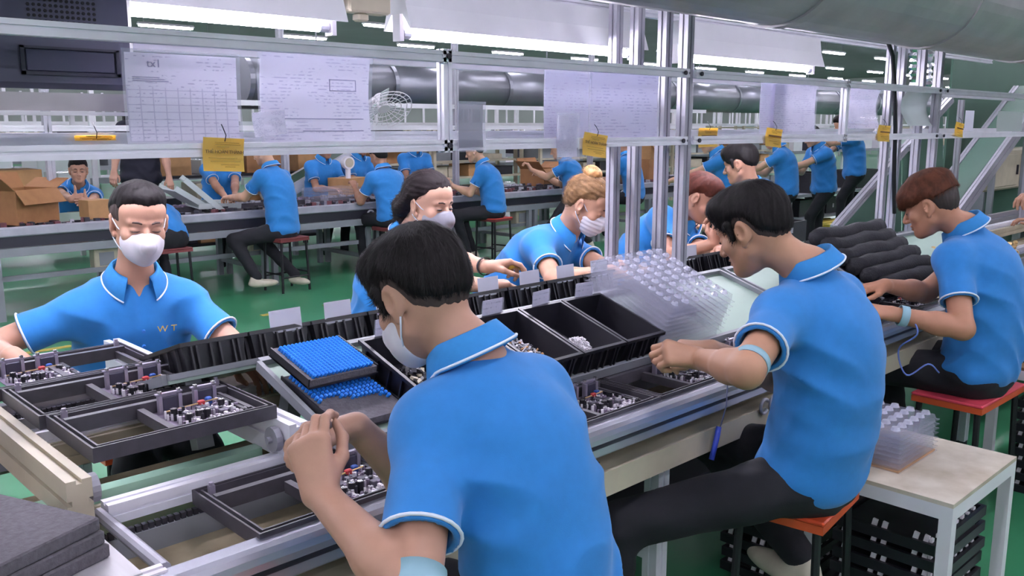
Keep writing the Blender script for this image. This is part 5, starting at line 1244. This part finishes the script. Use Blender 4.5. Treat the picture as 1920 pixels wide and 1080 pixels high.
for x in (-2.3, -0.9, 0.95, 2.6, 3.7, 5.4):
    m = thing('control_box', 'cream control box under the second line, ' + {-2.3: 'behind the masked man', -0.9: 'left of the seated man with pale shoes', 0.95: 'right of the seated man with pale shoes', 2.6: 'below the clear trays', 3.7: 'beside the red stool', 5.4: 'under the man lifting the carton'}[x], 'box', (5+x, 7.75, 0.30)) ; MB().bbox((-0.1, -0.06, 0), (0.1, 0.06, 0.2), 0.008).build('case', M_CREAM, m); MB().bb((-0.06, -0.064, 0.05), (0.06, -0.06, 0.16)).build('panel', M_GREYP, m)
# small parts lying along the second belt
r = random.Random(5)
for col_m, n in ((M_DARKM, 260), (mat('maroon_bits', '#6d3f46', 0.6), 150), (M_ALUD, 120)):
    m = MB()
    for k in range(n):
        x, y = r.uniform(-5.8, 6.8), -0.40+0.3*r.random()**2; h = r.uniform(.015, .05); m.box((x, y, L2Z-0.02+h/2), (r.uniform(.02, .07), r.uniform(.02, .05), h), rotz(r.uniform(0, 3)))
    o = m.build('loose_parts', col_m, l2); o['kind'] = 'stuff'
for i, x in enumerate(np.arange(-4.6, 6.4, 0.62)):
    m = thing('board_tray', 'dark tray of boards on the second line, %s from its left end' % ('first second third fourth fifth sixth seventh eighth ninth tenth eleventh twelfth thirteenth fourteenth fifteenth sixteenth seventeenth eighteenth'.split()[i]), 'tray', (5+x, 8.18, L2Z-0.02), (0, 0, 0.02*(i % 3-1)), 'dark trays on the second line')
    MB().bb((-0.26, -0.15, 0), (0.26, 0.15, 0.02)).bb((-0.26, -0.15, 0.02), (0.26, -0.13, 0.05)).bb((-0.26, 0.13, 0.02), (0.26, 0.15, 0.05)).build('frame', M_TRAYP, m)
    b_ = MB()
    for k in range(26): b_.box((r.uniform(-.22, .22), r.uniform(-.11, .11), 0.035), (r.uniform(.02, .05), r.uniform(.02, .04), r.uniform(.02, .06)))
    o = b_.build('components', mat('component_mauve', '#7d6f85', 0.5) if i % 2 else M_ALUD, m); o['kind'] = 'stuff'
def carton(label, loc, w_, d, h, rz=0.0, flaps=True, m=M_CARD, open_=0.9, scale=1):
    t = thing('carton', label, 'cardboard box', loc, (0, 0, rz)); th = 0.006
    b = MB().bb((-w_/2, -d/2, 0), (w_/2, d/2, th)); b.build('bottom', m, t)
    for nm, lo, hi in (('side', (-w_/2, -d/2, th), (w_/2, -d/2+th, h)), ('side', (-w_/2, d/2-th, th), (w_/2, d/2, h)), ('side', (-w_/2, -d/2+th, th), (-w_/2+th, d/2-th, h)), ('side', (w_/2-th, -d/2+th, th), (w_/2, d/2-th, h))): MB().bb(lo, hi).build(nm, m, t)
    if flaps:
        for sx, ang in ((-1, 0.7), (1, 0.5)): MB().box((sx*(w_/2+math.cos(ang)*d*.22), 0, h+math.sin(ang)*d*.22), (d*.45, d, th), roty(-sx*ang)).build('flap', m, t)
        for sy, ang in ((-1, -0.9), (1, 1.1)): MB().box((0, sy*(d/2+math.cos(ang)*d*.2), h+math.sin(ang)*d*.2), (w_, d*.42, th), rotx(sy*ang)).build('flap', m, t)
    else: MB().bb((-w_/2, -d/2, h), (w_/2, d/2, h+th)).build('lid', m, t)
    return t
p = ay(42, 408, 7.95); carton('open cardboard carton with raised flaps at the far left on the second line', (p[0], 7.95, L2Z), 0.42, 0.34, 0.27, 0.5)
p = ay(180, 404, 7.9); carton('small closed cardboard box beside the youth showing thumbs up', (p[0], 7.9, L2Z), 0.20, 0.16, 0.15, 0.15, False, M_CARDL)
p = ay(665, 345, 8.35); carton('light brown carton behind the clear tray pile on the second line', (p[0], 8.45, L2Z), 0.38, 0.30, 0.20, 0.3, False, M_CARDL)
p = ay(1000, 330, 8.3); carton('cardboard box with open flap in the hands of the man at the second line', (p[0]+.1, 8.25, L2Z+.0), 0.45, 0.36, 0.22, 0.2, True, M_CARD)
p = ay(1210, 400, 8.0); t_ = carton('cardboard box seen between the paired posts, lower of two', (p[0], 8.0, L2Z), 0.45, 0.36, 0.30, 0.1, False, M_CARD); carton('cardboard box seen between the paired posts, upper of two', (p[0], 8.0, L2Z+0.307), 0.40, 0.32, 0.22, 0.2, True, M_CARDL)
# clear trays and milky sheets on the second line
p = ay(625, 375, 7.95)
for k in range(5):
    o = thing('clear_tray', 'clear plastic tray on the second line, layer %s of the pile' % ('one two three four five'.split()[k]), 'tray', (p[0], 7.95, L2Z+0.03*k), (0, 0, 0.1), 'clear trays piled on the second line')
    q_ = clear_tray_mesh(0.55, 0.36).build('shell', M_CLEAR, o)
for k, (px, py, a_, b_) in enumerate(((345, 372, 0.5, 0.3), (375, 365, 0.75, -0.2), (400, 382, 0.05, 0.1))):
    p = ay(px, py, 8.0); o = thing('milky_tray', 'pale translucent plastic tray leaning on the second line, ' + ['left one', 'steepest one', 'flat one at right'][k], 'tray', (p[0], 8.0, L2Z+[0.10, 0.13, 0.02][k]), (0.1, a_, b_)); MB().bb((-0.22, -0.12, 0), (0.22, 0.12, 0.012)).bb((-0.22, -0.12, 0.012), (0.22, -0.11, 0.05)).bb((-0.22, 0.11, 0.012), (0.22, 0.12, 0.05)).build('shell', M_MILKY, o)
p = ay(105, 395, 7.85); o = thing('mint_tray', 'pale green sheet tray in front of the thumbs-up youth', 'tray', (p[0]+.12, 7.95, L2Z), (0.25, 0, 0.0)); MB().bb((-0.22, -0.14, 0.0), (0.22, 0.14, 0.012)).build('sheet', M_GPLATE, o); MB().bb((-0.22, -0.14, 0.012), (0.22, -0.13, 0.03)).build('edge', M_GREYP, o)
# grey posts of the second line's own frame
f2 = thing('overhead_frame', 'grey aluminium frame standing over the second line', 'frame', (5.0, 8.1, 0))
for x in (-3.1, -2.55, -0.35, 1.9, 4.3, 6.6):
    for y in (0.0,): MB().extrude(slot_poly(0.06, 0.06), (x, y, L2Z), (x, y, 2.5)).build('post', M_ALUD, f2)
for z in (1.48, 1.72): MB().extrude(slot_poly(0.05, 0.05), (-6, 0.0, z), (7, 0.0, z)).build('rail', M_WHITEP, f2)
# round duct over the second line
d2 = thing('ventilation_duct', 'long grey round air duct hanging across the hall behind the second line', 'duct', (9.0, 9.6, 2.02))
for i in range(11):
    x0 = -4+2.0*i; MB().cyl((x0, 0, 0), (x0+1.985, 0, 0), 0.27, n=32).build('duct_section', mat('duct_grey', '#8a8c96', 0.35, 0.6, 0.1, 3), d2, smooth=True); MB().cyl((x0-0.03, 0, 0), (x0+0.03, 0, 0), 0.28, n=32).build('duct_collar', MATS['duct_grey'], d2)
for x in (-3, 1, 5, 9, 13): MB().cyl((x, 0, 0.27), (x, 0, HZ-2.02), 0.01, n=6).build('hanger', M_GREYP, d2)
# pedestal fan
fn = thing('pedestal_fan', 'white round fan tilted upward above the second line', 'fan', (0, 0, 0)); c = ay(722, 208, 7.9); fn.location = tuple(c); fn.rotation_euler = (0.95, 0.35, 0.3); fn.scale = (1.25,)*3
for rr in (0.05, 0.10, 0.15, 0.20, 0.24):
    MB().tube([(rr*math.cos(a_), 0.03*(1-rr/0.24), rr*math.sin(a_)) for a_ in np.linspace(0, 2*math.pi, 33)], 0.004, 5).build('guard_ring', M_WHT, fn)
for k in range(24):
    a_ = 2*math.pi*k/24; MB().cyl((0.03*math.cos(a_), 0.03, 0.03*math.sin(a_)), (0.24*math.cos(a_), 0, 0.24*math.sin(a_)), 0.003, n=4).build('guard_spoke', M_WHT, fn)
for k in range(3):
    a_ = 2*math.pi*k/3+.3; MB().box((0.11*math.cos(a_), 0.06, 0.11*math.sin(a_)), (0.17, 0.006, 0.09), roty(-a_) @ rotx(0.4)).build('blade', M_MILKY, fn)
MB().cyl((0, 0.02, 0), (0, 0.16, 0), 0.05, n=16).build('motor', M_WHT, fn); MB().cyl((-0.02, 0.14, -0.02), (-0.30, 0.05, -0.45), 0.018, n=8).build('arm', M_WHT, fn)
# inclined belt conveyors with green belts
def incline(label, a, b, w_, m_side, legs=True, belt=M_GREENW):
    a, b = A(a), A(b); c = (a+b)/2; t = thing('inclined_conveyor', label, 'conveyor', (float(c[0]), float(c[1]), 0)); o = A((c[0], c[1], 0)); dr = nrm(b-a); sd = nrm(np.cross(dr, (0, 0, 1.0)))
    for s_ in (-1, 1): MB().extrude(slot_poly(0.05, 0.12), a+sd*s_*w_/2-o, b+sd*s_*w_/2-o).build('side_beam', m_side, t)
    up = np.cross(sd, dr); L_ = np.linalg.norm(b-a); MB().box(c+up*0.05-o, (L_, w_-0.06, 0.012), np.stack([dr, sd, up], 1)).build('belt', belt, t)
    for u in (0.15, 0.8):
        for s_ in (-1, 1):
            p = a+(b-a)*u+sd*s_*w_/2-o; MB().bb((p[0]-.025, p[1]-.025, -o[2]), (p[0]+.025, p[1]+.025, p[2]-.05)).build('leg', M_GREYP, t)
incline('white inclined conveyor with green belt rising behind the second line at left centre', ay(505, 372, 9.45), ay(692, 262, 9.45), 0.35, M_WHITEP)
# right-hand green guard panels with diagonal aluminium beams
gp = thing('guard_panel', 'dark green guard panel in a sloping aluminium frame beyond the ridged foam rolls', 'panel', (5.5, 2.75, 0)); go = A((5.5, 2.75, 0))
YG = 2.75
def G(px, py, Y=YG): return ay(px, py, Y)-go
def plate(pts, th, name, m, parent):
    pts = [A(p) for p in pts]; n = len(pts); back = [p+A((0, th, 0)) for p in pts]
    MB().add(pts+back, [tuple(range(n)), tuple(range(2*n-1, n-1, -1))]+[(i, i+n, (i+1) % n+n, (i+1) % n) for i in range(n)]).build(name, m, parent)
plate([G(1560, 425), G(1690, 280), G(1690, 470), G(1560, 470)], 0.01, 'panel', M_GREENW, gp)
plate([G(1694, 275), G(1768, 190), G(1768, 500), G(1694, 490)], 0.01, 'panel', M_GREENW, gp)
for (a_, b_) in (((1556, 428), (1690, 276)), ((1690, 278), (1775, 186))): MB().extrude(slot_poly(0.05, 0.05), G(*a_)+A((0, -.03, 0)), G(*b_)+A((0, -.03, 0))).build('sloping_beam', M_POST, gp)
for px in (1560, 1692, 1770): q_ = G(px, 480); MB().extrude(slot_poly(0.04, 0.04), (q_[0], -0.03, 0.0), (q_[0], -0.03, G(px, 420 if px == 1560 else (278 if px == 1692 else 186))[2])).build('upright', M_POST, gp)
bw = thing('guard_panel', 'tall dark green partition panel behind the double post at the right edge', 'panel', (0, 0, 0)); q0 = ay(1790, 300, 3.4); bw.location = (float(q0[0]), 3.4, 0); go2 = A((q0[0], 3.4, 0))
plate([A((-0.25, 0, 0.0)), A((3.6, 0, 0.0)), A((3.6, 0, 2.6)), A((-0.25, 0, 2.6))], 0.02, 'panel', M_GREENW, bw)
for z in (0.02, 2.6): MB().extrude(slot_poly(0.05, 0.05), (-0.25, -0.03, z), (3.6, -0.03, z)).build('frame_bar', M_ALU, bw)
incline('grey inclined conveyor with diagonal side beams at the right edge', ay(1735, 440, 2.95), ay(1935, 170, 2.95), 0.28, M_POST, belt=M_GREENW)
mc = thing('machine_cabinet', 'cream machine cabinet standing beyond the diagonal conveyor at the right edge', 'cabinet', (0, 0, 0)); q0 = ay(1850, 352, 3.12); mc.location = (float(q0[0]), 3.12, 0.85)
MB().bbox((0, 0, 0), (1.9, 0.24, 0.42), 0.02).build('body', M_CREAM, mc); dr_ = MB().bbox((0.12, -0.012, 0.04), (0.85, 0.0, 0.36), 0.004).build('door', M_CREAM, mc); MB().bbox((0.95, -0.012, 0.04), (1.75, 0.0, 0.36), 0.004).build('door', M_CREAM, mc)
MB().bb((0.0, 0.02, -0.85), (0.05, 0.23, 0)).build('leg', M_GREYP, mc); MB().bb((1.8, 0.02, -0.85), (1.85, 0.23, 0)).build('leg', M_GREYP, mc)
MB().bb((0.8, -0.03, 0.15), (0.82, -0.012, 0.25)).build('handle', M_DARKM, dr_)
# bags of loose parts and one more hand at the right edge of the near line
fb = thing('clear_film_bag', 'crumpled clear film with small parts lying beyond the third man\'s shoulder', 'bag', (5.05, 1.66, 0.80)); F = Field((-.4, -.2, -.05), (.4, .2, .14), .016); F.ell((0, 0, 0), (.36, .17, .07)); X_ = F.all(); F.F += f32(.012)*np.sin(X_[1]*50+np.sin(X_[2]*60)*2)+f32(.010)*np.sin(X_[2]*70+X_[3]*60+X_[1]*20); V1, Q1 = F.mesh(); link('film', np_mesh('film', V1, Q1, M_MILKY), fb); 
b_ = MB()
for k in range(150): b_.box((r.uniform(-.3, .3), r.uniform(-.14, .14), r.uniform(0.02, .075)), (r.uniform(.01, .03), r.uniform(.01, .02), .012), rotz(r.uniform(0, 3)) @ rotx(r.uniform(-1, 1)))
o = b_.build('loose_parts', M_GOLD, fb); o['kind'] = 'stuff'
# racks and far lines
def rack(label, x, y, w_, d, h, n, rz=0, m=M_WHITEP, fill=True, seed=0):
    t = thing('storage_rack', label, 'rack', (x, y, 0), (0, 0, rz)); rr = random.Random(seed)
    for sx in (0, w_):
        for sy in (0, d): MB().bb((sx-.025, sy-.025, 0), (sx+.025, sy+.025, h)).build('upright', m, t)
    for k in range(n):
        z = 0.15+(h-0.2)*k/(n-1); MB().bb((0, 0, z), (w_, d, z+0.03)).build('shelf', m, t)
        if fill and k < n-1:
            xx = 0.05
            while xx < w_-0.3:
                bw_ = rr.uniform(.2, .5); bh = rr.uniform(.08, (h-.2)/(n-1)*.8)
                MB().bbox((xx, 0.05, z+0.03), (min(xx+bw_, w_-.03), d-0.05, z+0.03+bh), .005).build('stored_box', rr.choice([M_BLACKP, M_CARD, M_GREYP, M_CREAM, M_MILKY, M_CARDL]), t); xx += bw_+rr.uniform(.02, .2)
    return t
rack('black rack of dark crates behind the man in the black shirt', 3.9, 9.7, 2.2, 0.5, 1.75, 5, 0, M_BLKM, True, 2)
rack('pale rack of cartons and crates behind the youth at far left', 1.2, 10.4, 2.4, 0.6, 1.7, 4, 0, M_WHITEP, True, 3)
for i in range(6): rack('cream equipment rack behind the second line, %s of six from the left' % ('first second third fourth fifth sixth'.split()[i]), 6.6+2.15*i, 10.6+0.3*(i % 2), 2.0, 0.6, 1.5, 6, 0, M_CREAM, True, 10+i)
for j, y in enumerate((13.5, 17.5, 21.5, 26.0, 31.0)):
    o = thing('assembly_line', 'distant production line of pale machines, %s row behind the racks' % ('first second third fourth fifth'.split()[j]), 'conveyor', (20, y, 0))
    MB().bb((-18, -0.4, 0.7), (34, 0.4, 0.78)).build('bench', M_GREYP, o); MB().bb((-18, -0.45, 1.5), (34, -0.35, 1.56)).build('rail', M_WHITEP, o)
    rr = random.Random(40+j); x = -17.5
    while x < 33:
        w_ = rr.uniform(.3, 1.1); h = rr.uniform(.2, .75); MB().bb((x, -0.35, 0.78), (x+w_, 0.35, 0.78+h)).build('machine', rr.choice([M_WHITEP, M_CREAM, M_MILKY, M_DARKM, M_WHITEP, M_GREYP]), o)
        if rr.random() < .6: MB().bb((x+w_+.05, -0.03, 0), (x+w_+.11, 0.03, 2.4)).build('post', M_WHITEP, o)
        x += w_+rr.uniform(.15, .9)
    if j < 2:
        MB().cyl((-18, 0.6, 2.45), (34, 0.6, 2.45), 0.22, n=20).build('air_pipe', MATS['duct_grey'], o, smooth=True)
sc = thing('dial_scale', 'white hanging scale head with round dial behind the second line', 'scale', tuple(ay(652, 305, 8.3))); MB().cyl((0, -.03, 0), (0, .03, 0), .07, n=20).build('head', M_WHT, sc); MB().cyl((0, -.036, 0), (0, -.03, 0), .05, n=20).build('dial', M_CREAM, sc); MB().bb((-.02, -.02, -.45), (.02, .02, -.06)).build('stem', M_WHT, sc)
# black boxes on the benches at the right
bt = thing('work_bench', 'grey work bench with black crates in the right background', 'bench', (10.6, 6.6, 0))
MB().bb((-0.9, -0.35, 0.50), (4.6, 0.35, 0.54)).build('bench_top', M_GREYP, bt)
for x in (-0.8, 0.9, 2.6, 4.4):
    for y in (-0.3, 0.3): MB().bb((x-.025, y-.025, 0), (x+.025, y+.025, 0.5)).build('leg', M_ALUD, bt)
MB().bb((-0.9, -0.3, 0.16), (4.6, 0.3, 0.19)).build('lower_shelf', M_GREYP, bt)
def crate_big(label, x, y, z, w_, d, h, hole=True):
    t = thing('black_crate', label, 'crate', (x, y, z)); m = MB().bb((-w_/2, -d/2, 0), (w_/2, d/2, .01)).bb((-w_/2, -d/2, .01), (w_/2, -d/2+.012, h)).bb((-w_/2, d/2-.012, .01), (w_/2, d/2, h)).bb((-w_/2, -d/2+.012, .01), (-w_/2+.012, d/2-.012, h)).bb((w_/2-.012, -d/2+.012, .01), (w_/2, d/2-.012, h)); m.build('shell', M_BLACKP, t); MB().bb((-w_/2-.012, -d/2-.012, h-.03), (w_/2+.012, -d/2, h)).bb((-w_/2-.012, -d/2, h-.03), (-w_/2, d/2, h)).build('rim', M_BLACKP, t)
    if hole: MB().bb((-0.02, -d/2-.003, h*.35), (0.02, -d/2, h*.6)).build('label', M_PAPER, t)
p = ay(1512, 345, 6.5); crate_big('black crate with white label on the right background bench, left one', p[0], 6.5, 0.54, 0.55, 0.4, 0.29)
p = ay(1605, 340, 6.5); crate_big('plain black crate on the right background bench, right one', p[0], 6.5, 0.54, 0.75, 0.4, 0.28, False)
for k, px in enumerate((1490, 1540, 1600)): p = ay(px, 405, 6.6); crate_big('black crate on the lower shelf of the right bench, %s one' % ('left', 'middle', 'right')[k], p[0], 6.6, 0.19, 0.42, 0.36, 0.24, k == 1)
t_ = thing('yellow_pallet', 'yellow plastic pallet lying by the right background bench', 'pallet', tuple(az(1545, 415, 0.1))); t_.location.z = 0
for k in range(5): MB().bb((-0.45, -0.3+0.14*k, 0.09), (0.45, -0.22+0.14*k, 0.11)).build('slat', mat('yellow_plastic', '#c8b04a', 0.5), t_)
for x in (-0.4, 0, 0.4): MB().bb((x-.04, -0.3, 0), (x+.04, 0.34, 0.09)).build('runner', MATS['yellow_plastic'], t_)

# ---------------------------------------------------------------- workers at the second line
def seated(label, px, Y, npy, yaw=0.0, hx=0, hair='short', wl=None, wr=None, stl=None, hp=.3, lean=.12, z=.60, nz=None, skin_c='#a97c66', legs=True, far=False, shoes=False, hyaw=None, sm=None, xoff=0, grp=None, neck=None):
    n = ay(px, npy, Y+(lean if not far else -lean)); s_ = -1 if far else 1
    fw = A((-math.sin(yaw), math.cos(yaw), 0)); Nn = n; Pp = A((Nn[0]-fw[0]*lean+xoff, Nn[1]-fw[1]*lean*1.2, z)); rr_ = A((math.cos(yaw), math.sin(yaw), 0))
    H_ = Nn+A((0, 0, .115))+fw*.065
    wl = Nn-A((0, 0, .33))+fw*.36-rr_*.12 if wl is None else wl; wr = Nn-A((0, 0, .33))+fw*.36+rr_*.12 if wr is None else wr
    lg = None
    if legs: lg = [(Pp+fw*.42-rr_*.1-A((0, 0, .06)), Pp+fw*.36-rr_*.1-A((0, 0, z-.10))), (Pp+fw*.42+rr_*.1-A((0, 0, .06)), Pp+fw*.30+rr_*.12-A((0, 0, z-.10)))]
    return person(label, Pp, Nn, yaw, H_, hp=hp, hyaw=hyaw, wL=wl, wR=wr, hair=hair, tk=.012, skin_c=skin_c, q=0, legs=lg, shoes=[fw, fw] if (legs and shoes) else None, shirt_m=sm, group=grp)
D_ = math.radians
# seated man with pale shoes, from behind
n4 = ay(508, 312, 7.45); P4 = A((n4[0]+.02, 7.33, .57)); f4 = A((-.45, .9, 0))
p4_ = person('man in blue polo on a dark stool at the second line, pale shoes, reaching left', P4, n4, D_(24), n4+A((-.04, .07, .13)), hp=.35, wL=ay(432, 370, 7.8), wR=ay(440, 372, 8.0), legs=[(P4+A((-.42, .12, -.08)), A((P4[0]-.30, 7.30, .16))), (P4+A((-.10, .30, -.08)), A((P4[0]+.10, 7.32, .14)))], shoes=[(.9, -.3, 0), (.2, -.9, 0)], hair='short', tk=.012, q=1, poleL=(-.3, -.5, -.8))
stool((P4[0]+.02, 7.32, 0), 0.1, 'dark red stool under the man with pale shoes at the second line', M_DRED, M_DRED, .32, .30, .50)
n5 = ay(718, 312, 7.45); p5_ = seated('worker in blue polo seen from behind left of the dark-haired woman', 718, 7.33, 316, 0.05, wl=ay(665, 350, 7.75), wr=ay(735, 360, 7.8))
stool((p5_['P'][0], p5_['P'][1], 0), 0.0, 'dark stool under the worker left of the dark-haired woman', M_DRED, M_DRED, .32, .30, .50)
n8 = ay(905, 305, 7.40); P8 = A((n8[0]+.05, 7.28, .58))
p8_ = person('man in blue polo on a red stool at the second line, hand raised before him', P8, n8, D_(38), n8+A((-.07, .06, .12)), hp=.3, wL=ay(848, 348, 7.6), wR=ay(860, 352, 7.8), legs=[(P8+A((-.40, .18, -.05)), A((P8[0]-.28, 7.4, .12))), (P8+A((-.22, .3, -.05)), A((P8[0]-.12, 7.5, .12)))], hair='short', tk=.012, q=1, hL=dict(curl=.7, x=A((-.2, .3, .6))), shoes=[(-.6, .6, 0), (-.5, .7, 0)])
stool((P8[0], 7.28, 0), 0.15, 'red stool with black legs under the man with a raised hand', M_RED, M_DRED, .32, .30, .50)
n9 = ay(1060, 300, 7.45); P9 = A((n9[0]+.02, 7.32, .70))
p9_ = person('man in blue polo lifting a carton flap, standing with legs apart at the second line', P9, n9, D_(40), n9+A((-.06, .06, .13)), hp=.3, wL=ay(996, 318, 7.75), wR=ay(1020, 330, 7.9), legs=[(P9+A((-.30, -.05, -.22)), A((P9[0]-.62, 7.35, .10))), (P9+A((.05, .1, -.34)), A((P9[0]+.15, 7.2, .10)))], hair='short', tk=.012, q=1, hL=dict(curl=.8, x=A((-.2, .3, .6))), poleL=(-.3, -.3, -.9), shoes=[(-.8, .5, 0), (-.5, .8, 0)])
seated('worker in blue polo half hidden behind the paired posts', 1172, 7.35, 290, 0.3, z=.60)
# far side of the second line
nb = ay(147, 345, 8.75); Pb = A((nb[0], 9.05, .62))
boy = person('youth in blue polo leaning on the second line showing both thumbs up', Pb, nb, D_(165), ay(147, 320, 8.62), hp=.05, hyaw=D_(163), wL=ay(168, 380, 8.28), wR=ay(136, 376, 8.28), poleL=(.9, .1, -.3), poleR=(-.9, .1, -.3), hL=dict(curl=1.2, thumb='up', x=A((-.8, -.3, .1)), n=A((.2, -.9, .1)), s=1.1), hR=dict(curl=1.2, thumb='up', x=A((.8, -.3, .1)), n=A((-.2, -.9, .1)), s=1.1), hair='short', tk=.010, q=1, eyes='open', skin_c='#b58a74')
nm = ay(262, 222, 9.2); Pm = A((nm[0], 9.28, .98)); M_BLKS = mat('black_shirt_fabric', '#1a1b2b', 0.85, 0, .1, 30)
person('man in a black shirt standing behind the second line, face hidden by the papers', Pm, nm, D_(165), nm+A((0, -.05, .14)), wL=ay(322, 352, 8.95), wR=ay(208, 350, 8.95), poleL=(1, 0, -.1), poleR=(-1, 0, -.1), shirt_m=M_BLKS, hair='short', q=0, skin_c='#b98d78', legs=[(Pm+A((-.1, 0, -.42)), Pm+A((-.1, 0, -.88))), (Pm+A((.1, 0, -.42)), Pm+A((.1, 0, -.88)))], girth=1.15, sleeve=.35)
seated('worker in blue polo across the second line, below the first yellow card', 415, 8.95, 300, D_(180), far=True, wl=ay(440, 372, 8.4), wr=ay(425, 372, 8.4))
seated('worker in blue polo across the second line, behind the dark-haired woman', 778, 8.95, 283, D_(170), far=True)
seated('worker in blue polo across the second line, right of the dial scale', 672, 8.95, 290, D_(185), far=True)
seated('worker in blue polo across the second line, left of the dial scale', 606, 8.95, 296, D_(180), far=True)
pbb = seated('worker in blue polo on a stool hidden behind the masked man\'s head', 280, 7.40, 396, 0.0, lean=.26, z=.58); stool((pbb['P'][0], pbb['P'][1], 0), 0.0, 'dark red stool right of the masked man\'s jaw', M_DRED, M_DRED, .32, .30, .50)
# right background
for (lb, px, py, D, yw, kw) in (('worker in blue polo bending left, right of the paired posts in the background', 1345, 283, 9.2, 40, {}), ('worker in blue polo seated below the third yellow card in the background', 1462, 275, 10.4, 30, {}), ('worker in blue polo stooping over a black crate in the background', 1535, 272, 10.8, 60, {}), ('worker in blue polo standing with raised hands left of the fourth yellow card', 1592, 248, 11.6, 45, {})):
    nn = dp(px, py, D); f_ = A((-math.sin(D_(yw)), math.cos(D_(yw)), 0)); st_ = 'standing' in lb
    person(lb, A((nn[0]-f_[0]*.1, nn[1]-f_[1]*.1, nn[2]-.52)), nn, D_(yw), nn+A((0, 0, .10))+f_*.10, hp=.4, wL=nn-A((0, 0, .02 if st_ else .3))+f_*.42-A((.05, 0, 0)), wR=nn-A((0, 0, .1 if st_ else .3))+f_*.40+A((.05, 0, 0)), hair='short', q=0, shoes=[f_, f_], legs=[(A((nn[0]-.1, nn[1], nn[2]-.85)), A((nn[0]-.1, nn[1], .1))), (A((nn[0]+.1, nn[1], nn[2]-.85)), A((nn[0]+.1, nn[1], .1)))])
